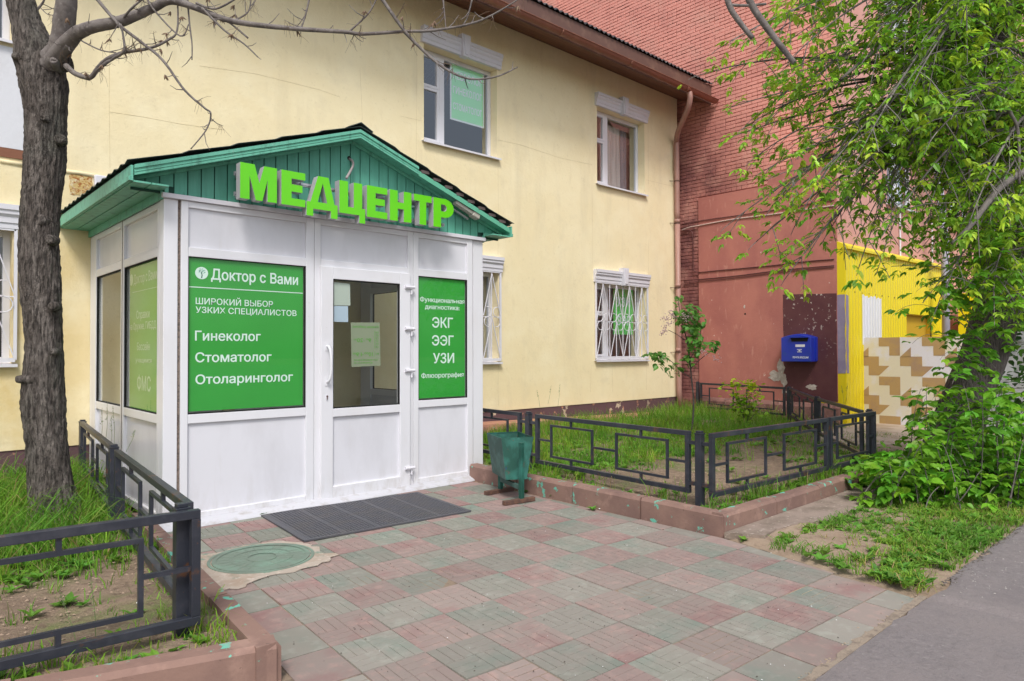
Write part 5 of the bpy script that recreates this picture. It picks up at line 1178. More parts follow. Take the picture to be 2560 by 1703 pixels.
post(fl, 1.10, 3.56, .765); post(fl, 1.40, 6.18, .765); post(fl, -1.02, 3.60, .75); post(fl, 1.69, 8.80, .75)
fl['label'] = 'low black metal fence with rusty bars around the left flower bed by the tree'


# ================================================================== PLANTS
def rot_from(d, up):
    d = d/np.linalg.norm(d, axis=-1, keepdims=True); x = np.cross(d, up); x /= (np.linalg.norm(x, axis=-1, keepdims=True)+1e-9); n = np.cross(x, d); return x, d, n
LEAF_SHAPES = {
    'lance': ([(0, 0, 0), (.20, .28, .05), (.17, .60, .04), (0, 1, -.10), (-.17, .60, .04), (-.20, .28, .05), (0, .30, -.02), (0, .62, -.03)], [(0, 1, 6), (1, 2, 7, 6), (2, 3, 7), (0, 6, 5), (6, 7, 4, 5), (7, 3, 4)]),
    'lobed': ([(0, 0, 0), (.26, .22, .05), (.24, .50, .03), (.36, .58, .06), (.15, .72, .02), (0, 1.05, -.12), (-.14, .70, .02), (-.33, .62, .06), (-.23, .46, .03), (-.25, .2, .05), (0, .35, -.03)], [(0, 1, 10), (1, 2, 10), (2, 3, 4, 10), (10, 4, 5), (10, 5, 6), (10, 6, 7, 8), (10, 8, 9), (10, 9, 0)]),
    'broad': ([(0, 0, 0), (.30, .18, .06), (.34, .45, .06), (.17, .76, .02), (0, 1, -.12), (-.17, .76, .02), (-.34, .45, .06), (-.30, .18, .06), (0, .30, -.02), (0, .65, -.04)], [(0, 1, 8), (1, 2, 9, 8), (2, 3, 9), (3, 4, 9), (0, 8, 7), (8, 9, 6, 7), (9, 5, 6), (9, 4, 5)]),
}
def mass_mesh(name, V, F4, C, mt):
    """V list of verts array, F: list of faces, C per-vertex colours"""
    me = bpy.data.meshes.new(name); me.from_pydata(V.tolist(), [], F4); me.materials.append(mt)
    at = me.attributes.new('leafcol', 'FLOAT_COLOR', 'POINT'); at.data.foreach_set('color', np.concatenate([C, np.ones((len(C), 1))], 1).astype(np.float32).ravel()); me.update(); return me
def leaves(parent, P, D, N, S, C, shape='lance', n_obj=300, name='leaf', occ=None):
    """P base points, D directions, N normals, S sizes, C colours: the n_obj that show largest as objects, the rest as one mass"""
    P, D, N, S, C = map(np.asarray, (P, D, N, S, C)); n = len(P)
    if n == 0: return
    vv, ff = LEAF_SHAPES[shape]; vv = np.array(vv, float)
    X, Yd, Zn = rot_from(D, N)
    v = P-CAM; dep = v@R_F; px_ = (v@R_R)/dep*F_PX+CX; py_ = (v@R_D)/dep*F_PX+CY
    vis = (px_ > 0) & (px_ < 2560) & (py_ > 0) & (py_ < 1703) & (dep > .5)
    if occ is not None: vis &= ~occ(px_, py_)
    score = np.where(vis, S/dep, S/np.maximum(dep, .5)*.001); order = np.argsort(-score)
    near, rest = order[:n_obj], order[n_obj:]
    off = np.array(WL[parent.name])
    pal = {}
    for i in near:
        key = tuple(np.round(C[i]*40).astype(int))
        if key not in pal: pal[key] = mass_mesh('leaf', vv, ff, np.tile(C[i], (len(vv), 1)), m_leaf)
        o = bpy.data.objects.new(name, pal[key]); link(o); o.parent = parent
        M_ = Matrix([[X[i][k]*S[i], Yd[i][k]*S[i], Zn[i][k]*S[i], P[i][k]-off[k]] for k in range(3)]+[[0, 0, 0, 1]]); o.matrix_local = M_
    if len(rest):
        A = P[rest][:, None, :]+S[rest][:, None, None]*(vv[None, :, 0:1]*X[rest][:, None, :]+vv[None, :, 1:2]*Yd[rest][:, None, :]+vv[None, :, 2:3]*Zn[rest][:, None, :])
        A = A.reshape(-1, 3)-off; k = len(vv); F_ = [tuple(a+i*k for a in f) for i in range(len(rest)) for f in ff]
        me = mass_mesh('foliage', A, F_, np.repeat(C[rest], k, 0), m_leaf); o = bpy.data.objects.new('foliage', me); link(o); o.parent = parent; o['kind'] = 'stuff'
class LB:      # leaf collector
    def __init__(s): s.P = []; s.D = []; s.N = []; s.S = []; s.C = []
    def add(s, p, d, n, sz, c): s.P.append(tuple(p)); s.D.append(tuple(d)); s.N.append(tuple(n)); s.S.append(sz); s.C.append(c)
def col(base, r, amt=.25):
    k = 1+r.uniform(-amt, amt); w = r.uniform(-.2, .2); return (base[0]*k*(1+w), base[1]*k, base[2]*k*(1-w*.5))
def compound(lb, p, d, r, size, base, nl=5):
    """a pinnate leaf: stalk along d drooping, nl leaflets"""
    p = Vector(p); d = Vector(d).normalized(); c = col(base, r, .3)
    side = d.cross(Vector((0, 0, 1)));
    if side.length < .1: side = Vector((1, 0, 0))
    side.normalize(); L = size*1.1
    e = p+d*L+Vector((0, 0, -.25*L))
    up = Vector((r.uniform(-.5, .5), r.uniform(-.5, .5), 1))
    dd = (d+Vector((0, 0, -.45+r.uniform(-.3, .2)))).normalized(); lb.add(e, dd, up, size*r.uniform(.9, 1.15), c)
    m = p.lerp(e, .93)
    for k in range((nl-1)//2):
        q = p.lerp(e, .93-.42*k)
        for s in (-1, 1):
            dd = (side*s*.8+d*.55+Vector((0, 0, -.35+r.uniform(-.3, .2)))).normalized(); lb.add(q, dd, up+side*s*.3, size*r.uniform(.7, 1.0), c)
def bez(a, b, c, d, n):
    return [a*(1-t)**3+b*3*t*(1-t)**2+c*3*t*t*(1-t)+d*t**3 for t in np.linspace(0, 1, n)]

# ---- big ash-leaved maple on the right
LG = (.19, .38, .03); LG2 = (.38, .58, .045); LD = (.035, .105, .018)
rr = random.Random(21)
tb = onz(2372, 1165, 0.0); D8 = proj(tb)[2]
tree = thing('maple_tree', 'large leaning maple tree with furrowed trunk and drooping leafy branches, right edge', 'tree', tuple(tb))
tp_ = [tb+np.array((0, 0, -.1)), ond(2378, 1120, D8), ond(2415, 1000, D8), ond(2462, 880, D8), ond(2497, 760, D8), ond(2530, 640, D8), ond(2575, 520, D8), ond(2625, 380, D8), ond(2660, 220, D8-.1), ond(2680, 0, D8-.2), ond(2700, -350, D8-.2)]
tr_ = [.38, .32, .27, .255, .27, .26, .26, .24, .20, .16, .09]
path = smooth_path([tuple(p) for p in tp_], 8); rad = np.interp(np.linspace(0, len(tr_)-1, len(path)), range(len(tr_)), tr_)
mb = MB(); mb.tube(path, list(rad), 40, nz=lambda t, i, p: 1+.06*mnoise.noise((math.cos(t)*4, math.sin(t)*4, p.z*1.2))+.05*abs(mnoise.noise((math.cos(t)*11, math.sin(t)*11, p.z*1.5)))); part('trunk', mb, m_bark2, tree, smooth=True)
S0 = Vector(tuple(ond(2640, 300, D8))); S1 = Vector(tuple(ond(2680, -50, D8-.1))); S2 = Vector(tuple(ond(2560, 560, D8)))
lb = LB(); tips = []
tips += [(1742, 190, 7.6), (1802, 118, 7.4), (1838, 265, 7.6), (1850, 335, 7.3), (1878, 300, 7.8), (1880, 400, 7.2), (1862, 318, 7.0), (1905, 430, 7.3), (1925, 300, 7.4), (1895, 120, 7.6), (1940, 60, 7.2), (1820, 562, 7.3), (1890, 605, 7.2), (1968, 690, 7.0), (2030, 620, 7.0), (2068, 585, 7.4), (2140, 600, 7.2), (2150, 660, 7.0),
         (1950, 480, 7.0), (1930, 520, 7.4), (1990, 560, 7.0), (1960, 20, 7.6), (2000, 180, 7.0)]
for k in range(92):
    u = rr.random()**.75; tips.append((1935+u*560, rr.uniform(-120, 540)+(0 if u < .5 else rr.uniform(0, 60)), rr.uniform(6.0, 9.2)))
for k in range(16): tips.append((rr.uniform(2350, 2600), rr.uniform(480, 760), rr.uniform(6.8, 8.2)))
for k in range(14): tips.append((rr.uniform(1980, 2600), rr.uniform(-400, -60), rr.uniform(6.0, 9.0)))
brm = MB(); twm = MB(); nb_ = 0
for (tx, ty, td) in tips:
    T = Vector(tuple(ond(tx, ty, td))); S = (S0 if ty > 120 else S1) if ty < 560 or tx < 2250 else S2
    if rr.random() < .35 and tx < 2350: S = S1
    S = S+Vector((rr.uniform(-.15, .15), rr.uniform(-.15, .15), rr.uniform(-.3, .3)))
    dlt = T-S; h = .12*dlt.length+rr.uniform(-.1, .35)
    pts = bez(S, S+dlt*.33+Vector((rr.uniform(-.2, .2), rr.uniform(-.2, .2), h)), S+dlt*.72+Vector((rr.uniform(-.2, .2), rr.uniform(-.2, .2), h*.9)), T, 22)
    L = dlt.length; r0 = .012+.0042*L
    br = MB(); br.tube(pts, [max(.0045, r0*(1-i/23.)**.9) for i in range(22)], 5)
    if nb_ < 300: part('branch', br, m_smooth if nb_ % 3 else m_bark2, tree, smooth=True)
    nb_ += 1
    sparse = tx < 1935
    for i in range(7 if not sparse else 13, 22):
        nt2 = 1 if (sparse and rr.random() < .75) or rr.random() < .5 else 2
        for k in range(nt2):
            p = pts[i]; t = (pts[min(i+1, 21)]-pts[i-1]).normalized()
            d = (t*rr.uniform(.3, 1.0)+Vector((rr.uniform(-1, 1), rr.uniform(-1, 1), rr.uniform(-.9, .45)))*.8).normalized()
            l = rr.uniform(.12, .34) if sparse else rr.uniform(.2, .6)
            if i == 21: d = t; l = .12
            e = p+d*l+Vector((0, 0, -.12*l)); m_ = p.lerp(e, .5)+Vector((0, 0, .05*l))
            twm.tube([p, m_, e], [.0055, .0045, .0032], 4, cap=False)
            nn_ = max(1, int(l/.085))
            for q in range(max(1, int(nn_*.5)), nn_+1):
                b = p.lerp(e, q/nn_)
                for s in (0, 1):
                    if rr.random() < (.58 if not sparse else .85):
                        dd = (d*.6+Vector((rr.uniform(-1, 1), rr.uniform(-1, 1), rr.uniform(-.6, .7)))).normalized()
                        leaf_tone = LG2 if rr.random() < (.65 if tx < 2100 else .4) else LG  # leaf green drawn at random, yellower tone likelier on the left branches
                        compound(lb, b, dd, rr, rr.uniform(.070, .105), leaf_tone, 5 if rr.random() < .6 else 3)
part('twigs', twm, m_smooth, tree, kind='stuff')
leaves(tree, lb.P, lb.D, lb.N, lb.S, lb.C, 'lance')
# heavy limbs seen through the crown
for pts, r0, r1 in (([(2640, 330, D8), (2540, 240, 8.3), (2520, 160, 8.2), (2500, 100, 8.1), (2540, 20, 8.0)], .13, .07), ([(2660, 400, D8), (2580, 420, 7.4), (2500, 470, 7.0), (2430, 560, 6.9), (2380, 610, 6.9)], .045, .02), ([(2600, 150, 7.4), (2510, 235, 7.1), (2525, 280, 7.0), (2545, 330, 7.0), (2548, 460, 7.0)], .022, .013),
                    ([(2660, -40, 8.0), (2470, 30, 7.6), (2300, 75, 7.4), (2200, 120, 7.3), (2100, 200, 7.2)], .05, .014), ([(2640, 300, 8.4), (2480, 330, 7.8), (2350, 300, 7.6), (2260, 250, 7.5)], .04, .012)):
    mb = MB(); ps = smooth_path([tuple(ond(*p)) for p in pts], 6); mb.tube(ps, list(np.linspace(r0, r1, len(ps))), 10, nz=lambda t, i, p: 1+.08*mnoise.noise((math.cos(t)*2, i*.4, 1))); part('limb', mb, m_bark2 if r0 > .1 else m_smooth, tree, smooth=True)
# pruned stubs hanging in from above
for pts, r0, r1 in (([(1806, -60, 6.0), (1822, 10, 6.0), (1845, 50, 6.0), (1882, 96, 6.0)], .028, .020), ([(1850, -60, 6.0), (1878, 10, 6.0), (1925, 80, 6.0), (1960, 125, 6.0), (1986, 158, 6.0)], .032, .022), ([(1828, 13, 6.0), (1870, 14, 6.0), (1915, 10, 6.0)], .013, .010)):
    mb = MB(); ps = smooth_path([tuple(ond(*p)) for p in pts], 5); mb.tube(ps, list(np.linspace(r0, r1, len(ps))), 10, nz=lambda t, i, p: 1+.10*mnoise.noise((math.cos(t)*2, i*.7, 1))); part('cut_limb', mb, m_smooth, tree, smooth=True)

# ---- leafy shoots around its base
sh = thing('leafy_shoots', 'dense bright green broad-leaved shoots growing around the foot of the big maple', 'shrub', tuple(onz(2420, 1215, 0)))
lb = LB(); sm = MB()
def shoot(p0, p1, n, r, size, base, stem=True, droop=.15):
    a, b = Vector(tuple(p0)), Vector(tuple(p1)); h = (b-a).length
    pts = bez(a, a.lerp(b, .4)+Vector((r.uniform(-.1, .1), r.uniform(-.1, .1), .2*h)), a.lerp(b, .8)+Vector((0, 0, .16*h)), b, 10)
    if stem: sm.tube(pts, [.006*(1-i/12) for i in range(10)], 4, cap=False)
    for k in range(n):
        t = (k+r.random())/n; i = min(int(t*9), 8); p = pts[i].lerp(pts[i+1], t*9-i)
        d = Vector((r.uniform(-1, 1), r.uniform(-1, 1), r.uniform(-.35, .5))); compound(lb, p, d, r, size*r.uniform(.75, 1.25), base if r.random() < .75 else (.21, .43, .03), 3 if r.random() < .7 else 5)
cz = onz(2420, 1215, 0); BG = (.14, .35, .025)
for k in range(190):
    gx, gy = rr.uniform(2190, 2600), 0
    ty = rr.uniform(960, 1240) if gx > 2290 else rr.uniform(1130, 1220)
    dep = rr.uniform(6.3, 8.4); T = ond(gx, ty, dep)
    if T[2] < .03: T[2] = rr.uniform(.05, .35)
    S = np.array((T[0]+rr.uniform(-.3, .5), T[1]+rr.uniform(-.2, .3), 0.0)); 
    shoot(S, T, 7, rr, .105, BG)
for k in range(56):       # climbing the trunk
    t_ = rr.random(); ci = int(t_*(len(path)-30)); c = path[ci+4]
    if c.z > 3.6: continue
    d = Vector((rr.uniform(-1, .25), rr.uniform(-1.1, .1), rr.uniform(-.1, .5))); 
    if 1.0 < c.z < 1.65 and rr.random() < .82: continue
    shoot(c+d.normalized()*.2, c+d.normalized()*rr.uniform(.4, 1.0), 8, rr, .10, BG)
for gx, gy, dep in ((2230, 790, 7.1), (2290, 730, 7.2), (2280, 860, 7.1), (2330, 1000, 6.9), (2300, 1060, 6.8), (2350, 860, 7.4), (2340, 930, 7.4), (2365, 980, 7.3), (2390, 1030, 7.2), (2330, 1050, 7.3), (2360, 800, 7.3), (2390, 730, 7.2), (2430, 680, 7.1), (2470, 720, 7.0), (2400, 840, 7.5), (2385, 900, 7.5), (2350, 760, 7.0), (2350, 900, 7.0), (2330, 660, 7.2), (2400, 700, 7.2), (2480, 640, 7.0), (2540, 600, 6.8), (2560, 700, 6.7), (2380, 960, 6.9), (2320, 720, 7.1), (2420, 560, 7.0), (2530, 760, 6.8), (2560, 820, 6.8)):
    S = Vector(tuple(ond(2440+rr.uniform(-20, 50), gy+60, 7.9))); shoot(S, ond(gx, gy, dep), 9, rr, .10, BG)
for k in range(420):
    p = onz(rr.uniform(2200, 2640), rr.uniform(1195, 1262), 0); p = p+np.array((rr.uniform(-.1, .1), rr.uniform(-.1, .4), rr.uniform(.03, .35))); compound(lb, p, (rr.uniform(-1, 1), rr.uniform(-1, .4), rr.uniform(-.1, .6)), rr, rr.uniform(.07, .12), BG, 3)
part('stems', sm, m_smooth, sh, kind='stuff')
leaves(sh, lb.P, lb.D, lb.N, lb.S, lb.C, 'broad')
# dark hedge farther back at the right edge
hd = thing('background_bush', 'dark green bush in the shade behind the maple trunk at the right edge', 'bush', tuple(ond(2600, 1040, 13)))
lb = LB(); sm = MB()
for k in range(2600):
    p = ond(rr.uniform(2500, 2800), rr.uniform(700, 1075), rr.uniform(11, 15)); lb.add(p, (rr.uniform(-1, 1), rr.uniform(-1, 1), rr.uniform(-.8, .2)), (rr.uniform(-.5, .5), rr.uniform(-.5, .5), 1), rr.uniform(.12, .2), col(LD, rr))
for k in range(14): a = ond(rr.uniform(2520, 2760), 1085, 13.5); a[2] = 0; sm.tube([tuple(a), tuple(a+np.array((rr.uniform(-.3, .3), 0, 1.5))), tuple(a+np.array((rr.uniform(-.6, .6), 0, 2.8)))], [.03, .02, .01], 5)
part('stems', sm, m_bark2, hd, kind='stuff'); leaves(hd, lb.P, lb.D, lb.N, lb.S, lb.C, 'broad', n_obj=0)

# ---- bare tree at the left
DL = 5.57
tl = thing('bare_tree', 'grey-barked tree with knobbly trunk and leafless branches in the left flower bed', 'tree', tuple(onz(140, 1300, .12)))
Pt = lambda x, y, d=DL: Vector(tuple(ond(x, y, d)))
tp_ = [Pt(142, 1345), Pt(140, 1290), Pt(126, 1200), Pt(116, 1100), Pt(108, 1000), Pt(110, 850), Pt(104, 760), Pt(99, 660), Pt(98, 600), Pt(103, 500), Pt(113, 400), Pt(114, 300), Pt(110, 210), Pt(96, 150), Pt(68, 60), Pt(48, -10), Pt(20, -120), Pt(-10, -300)]
wd = [150, 118, 104, 98, 105, 88, 96, 98, 94, 92, 100, 98, 116, 112, 76, 70, 64, 50]
tr_ = [w_/2/F_PX*DL*.88 for w_ in wd]
path = smooth_path([tuple(p) for p in tp_], 22); rad = np.interp(np.linspace(0, len(tr_)-1, len(path)), range(len(tr_)), tr_)
def bk(t, i, p):
    c, s = math.cos(t), math.sin(t)
    f = 1+.05*mnoise.noise((c*2, s*2, p.z*2.5))
    rid = mnoise.noise((c*7+.6*mnoise.noise((c, s, p.z*6)), s*7, p.z*3.6)); rid2 = mnoise.noise((c*15, s*15, p.z*11)); f += .075*(1-min(1, abs(rid)*3.2))+.045*(1-min(1, abs(rid2)*3))-.04
    if p.z < .45: f *= 1+.28*((.45-p.z)/.45)**2*(1+.5*math.sin(t*4+1))
    return f
mb = MB(); mb.tube(path, list(rad), 96, nz=bk); part('trunk', mb, m_bark, tl, smooth=True)
def knot(px_, py_, r_, prot, m_=m_bark, dirn=None):
    c = Vector(tuple(ond(px_, py_, DL-.125+.0))); v = Vector(tuple(-R_F+R_R*(px_-105)/60*.6)).normalized() if dirn is None else Vector(dirn)
    mb = MB(); mb.tube([c+v*-.10, c+v*-.02, c+v*(prot*.5), c+v*prot, c+v*(prot*.9)], [r_*1.5, r_*1.35, r_, r_*.85, r_*.35], 14, nz=lambda t, i, p: 1+.18*mnoise.noise((math.cos(t)*1.7+px_, math.sin(t)*1.7, i*.9))); part('knot', mb, m_, tl, smooth=True)
knot(140, 160, .030, .07, m_smooth); knot(112, 298, .024, .035); knot(82, 170, .034, .0); knot(92, 548, .036, -.01); knot(122, 598, .028, -.01); knot(130, 765, .026, .0); knot(148, 345, .030, -.01); knot(82, 378, .028, -.01); knot(58, 948, .030, .05, dirn=tuple(-R_R*.9-R_F*.2)); knot(140, 120, .060, .0); knot(118, 150, .05, .0); knot(158, 150, .045, -.01); knot(45, 142, .028, .04, dirn=tuple(-R_R*.9-R_F*.2)); knot(130, 880, .02, .012)
mb = MB(); c = ond(131, 870, DL-.165); 
def limb(pts, r0, r1, m_=m_smooth, name='branch', n=9, wob=.10, par=tl):
    ps = smooth_path([tuple(ond(*p)) for p in pts], 6); mb = MB(); rs = list(np.linspace(r0, r1, len(ps))) if not isinstance(r0, list) else list(np.interp(np.linspace(0, len(r0)-1, len(ps)), range(len(r0)), r0)); mb.tube(ps, rs, n, nz=lambda t, i, p: 1+wob*mnoise.noise((math.cos(t)*2+pts[0][0], i*.6, 1))); part(name, mb, m_, par, smooth=True); return ps
main = []
main.append(limb([(128, 150, 5.5), (150, 120, 5.45), (160, 60, 5.4), (166, 0, 5.35), (172, -120, 5.3)], .085, .068, m_smooth, 'limb', 16))
main.append(limb([(120, 165, 5.5), (160, 118, 5.4), (195, 82, 5.3), (240, 66, 5.25), (307, 52, 5.2), (378, 22, 5.15), (425, 2, 5.1), (483, 17, 5.05), (576, 52, 5.0), (713, 70, 4.9), (860, 80, 4.8), (907, 85, 4.8), (1010, 79, 4.75), (1086, 76, 4.7), (1195, 54, 4.65), (1290, 2, 4.6), (1320, -30, 4.6)], [.075, .062, .050, .044, .040, .033, .029, .023, .020, .016, .013, .012, .010, .009, .007, .004, .003], .009, m_smooth, 'limb', 12))
main.append(limb([(140, 150, 5.45), (160, 128, 5.4), (175, 112, 5.35)], .05, .035, m_smooth, 'branch'))
main.append(limb([(236, -10, 5.2), (296, 60, 5.15), (351, 104, 5.1), (406, 150, 5.05), (461, 225, 5.0), (510, 269, 5.0), (527, 285, 5.0), (516, 324, 5.0), (477, 373, 5.0)], .013, .004))
main.append(limb([(165, 165, 5.4), (190, 185, 5.35), (225, 194, 5.3), (245, 170, 5.25), (268, 148, 5.2), (307, 132, 5.2), (373, 121, 5.1), (420, 100, 5.1), (443, 75, 5.1), (444, -10, 5.1)], .022, .005))
main.append(limb([(365, -10, 5.1), (385, 25, 5.1), (450, 90, 5.1), (472, 60, 5.1)], .008, .004)); main.append(limb([(950, -10, 4.7), (1010, 76, 4.7), (1053, 122, 4.7), (1110, 170, 4.7), (1173, 197, 4.7), (1240, 192, 4.7), (1294, 168, 4.7)], .013, .004))
main.append(limb([(230, 190, 5.3), (262, 160, 5.2), (285, 145, 5.2), (310, 128, 5.1), (308, 90, 5.1), (302, 60, 5.1)], .014, .006))
main.append(limb([(200, 100, 5.3), (250, 125, 5.2), (290, 132, 5.2)], .006, .004)); main.append(limb([(468, -10, 5.1), (474, 60, 5.1), (480, 110, 5.1), (480, 150, 5.1)], .007, .004)); main.append(limb([(505, 20, 5.0), (560, 75, 5.0), (610, 110, 5.0), (645, 143, 5.0)], .009, .004))
main.append(limb([(775, -10, 4.9), (762, 45, 4.9), (750, 75, 4.9)], .007, .004)); main.append(limb([(1108, 0, 4.7), (1112, 40, 4.7), (1115, 74, 4.7)], .006, .003)); main.append(limb([(1180, 0, 4.7), (1168, 45, 4.7), (1152, 70, 4.7)], .006, .003)); main.append(limb([(585, 52, 5.0), (620, 30, 5.0), (628, -10, 5.0)], .006, .004)); main.append(limb([(870, 82, 4.8), (920, 35, 4.8), (945, -10, 4.8)], .007, .004)); main.append(limb([(490, 8, 5), (540, 22, 5), (600, -10, 5)], .009, .006))
main.append(limb([(300, 58, 5.2), (330, 20, 5.1), (380, -20, 5.1)], .009, .006)); main.append(limb([(90, 28, 5.6), (108, 5, 5.6), (115, -20, 5.6)], .010, .006)); main.append(limb([(97, 15, 5.6), (118, 35, 5.6), (140, 38, 5.6)], .004, .002)); main.append(limb([(620, 95, 5), (565, 52, 5), (530, 50, 5)], .007, .004))
rt2 = random.Random(12); tw = MB(); sd_m = MB()
for ps in main[1:]:
    for i in range(3, len(ps)-1):
        if rt2.random() < .40:
            p = Vector(ps[i]); t = (Vector(ps[i+1])-p).normalized(); d = (t*.5+Vector((rt2.uniform(-1, 1), rt2.uniform(-1, 1), rt2.uniform(-.9, .9)))).normalized(); l = rt2.uniform(.03, .16)
            q = p+d*l*.5+Vector((rt2.uniform(-.01, .01),)*3); e = p+d*l+Vector((0, 0, .02)); tw.tube([p, q, e], [.004, .003, .0015], 4, cap=False)
            if rt2.random() < .5:
                for k in range(rt2.randint(2, 6)):
                    b = q.lerp(e, rt2.random()); v = Vector((rt2.uniform(-.5, .5), rt2.uniform(-.5, .5), rt2.uniform(-1, .1))).normalized(); sd_m.tube([b, b+v*.05+Vector((rt2.uniform(-.01, .01),)*3), b+v*rt2.uniform(.06, .11)+Vector((rt2.uniform(-.02, .02), 0, -.01))], [.0012, .001, .0008], 3, cap=False)
            if rt2.random() < .22:
                for k in range(5): b = e; v = Vector((rt2.uniform(-.6, .6), rt2.uniform(-.6, .6), rt2.uniform(-1, -.2))); sd_m.tube([b, b+v*.02, b+v*.045], [.004, .006, .001], 4, cap=False)
part('twigs', tw, m_smooth, tl, kind='stuff'); part('dry_seed_stalks', sd_m, mat('dry_brown_stalk', (.17, .11, .07), .9), tl, kind='stuff')

# ---- lilac sapling and currant bush in the right bed
lp = onz(1729, 1083, .14); DLc = proj(lp)[2]
li = thing('lilac_sapling', 'thin young lilac with pale pink blossom before the house corner and drainpipe', 'sapling', tuple(lp))
stems = [[(1729, 1085), (1734, 1010), (1728, 940), (1722, 880), (1712, 830), (1700, 780), (1694, 742)], [(1728, 945), (1705, 930), (1680, 905), (1650, 885), (1625, 885)], [(1724, 900), (1745, 860), (1752, 820), (1745, 790)], [(1728, 920), (1755, 895), (1775, 880), (1800, 862)], [(1712, 850), (1690, 835), (1670, 825)], [(1705, 800), (1690, 795), (1672, 780)]]
lb = LB(); rl = random.Random(31); LL = (.11, .28, .045)
for k, s_ in enumerate(stems):
    ps = smooth_path([tuple(ond(a, b, DLc+rl.uniform(-.05, .05))) for a, b in s_], 5); mb = MB(); mb.tube(ps, list(np.linspace(.016 if k == 0 else .007, .004, len(ps))), 6); part('stem', mb, m_bark2, li, smooth=True)
def cluster(cx_, cy_, rx_, ry_, n, size=.115):
    for _ in range(n):
        a = rl.uniform(0, 6.28); q = math.sqrt(rl.random()); p = ond(cx_+rx_*q*math.cos(a), cy_+ry_*q*math.sin(a), DLc+rl.uniform(-.28, .28)); lb.add(p, (rl.uniform(-1, 1), rl.uniform(-1, .3), rl.uniform(-.9, .1)), (rl.uniform(-.4, .4), rl.uniform(-.6, .2), 1), size*rl.uniform(.7, 1.15), col(LL, rl, .35))
for c in ((1722, 805, 24, 30, 75), (1738, 860, 22, 32, 70), (1700, 790, 16, 20, 26), (1695, 755, 9, 22, 14), (1745, 800, 18, 18, 26), (1650, 890, 24, 12, 24), (1682, 925, 22, 18, 30), (1630, 888, 16, 8, 12), (1645, 912, 8, 10, 8), (1775, 865, 18, 14, 18), (1790, 855, 10, 6, 8), (1722, 900, 16, 14, 22), (1730, 770, 14, 12, 16)): cluster(*c)
leaves(li, lb.P, lb.D, lb.N, lb.S, lb.C, 'broad')
for (a0, b0, a1, b1, n) in ((1652, 838, 1676, 806, 70), (1655, 798, 1680, 792, 40), (1674, 775, 1690, 800, 44), (1706, 785, 1712, 798, 30), (1720, 788, 1728, 794, 24), (1757, 875, 1762, 884, 22), (1786, 893, 1796, 902, 22)):
    mb = MB(); P0_, P1_ = Vector(tuple(ond(a0, b0, DLc-.2))), Vector(tuple(ond(a1, b1, DLc-.2)))
    for k in range(n):
        t = rl.random(); c = P0_.lerp(P1_, t)+Vector((rl.gauss(0, 1), rl.gauss(0, 1), rl.gauss(0, 1)))*(.018+.014*t); r_ = .011
        mb.add([c+Vector(v)*r_ for v in ((1, 0, 0), (-1, 0, 0), (0, 1, 0), (0, -1, 0), (0, 0, 1), (0, 0, -1))], [(0, 2, 4), (2, 1, 4), (1, 3, 4), (3, 0, 4), (2, 0, 5), (1, 2, 5), (3, 1, 5), (0, 3, 5)])
    part('blossom', mb, m_lilac, li, kind='stuff')
cp = onz(1866, 1062, .14); DC = proj(cp)[2]
cu = thing('currant_bush', 'small yellow-green leafy bush in the grass behind the right fence', 'bush', tuple(cp))
lb = LB(); sm = MB(); YG_ = (.42, .55, .02); YG2 = (.22, .40, .02)
for (tx, ty, n, b) in ((1835, 962, 34, YG_), (1882, 968, 34, YG_), (1890, 985, 20, YG_), (1858, 1000, 50, YG2), (1845, 1020, 50, YG2), (1875, 1015, 50, YG2), (1862, 1045, 50, YG2), (1830, 980, 16, YG_), (1900, 1030, 14, YG2)):
    T = Vector(tuple(ond(tx, ty, DC))); sm.tube([tuple(cp), tuple(Vector(tuple(cp)).lerp(T, .5)+Vector((0, 0, .05))), tuple(T)], [.008, .006, .003], 4)
    for _ in range(n):
        p = T+Vector((rl.gauss(0, .075), rl.gauss(0, .075), rl.gauss(0, .06))); lb.add(p, (rl.uniform(-1, 1), rl.uniform(-1, 1), rl.uniform(-.5, .5)), (rl.uniform(-.5, .5), rl.uniform(-.5, .5), 1), rl.uniform(.07, .11), col(b, rl))
part('stems', sm, m_bark2, cu, kind='stuff'); leaves(cu, lb.P, lb.D, lb.N, lb.S, lb.C, 'broad')

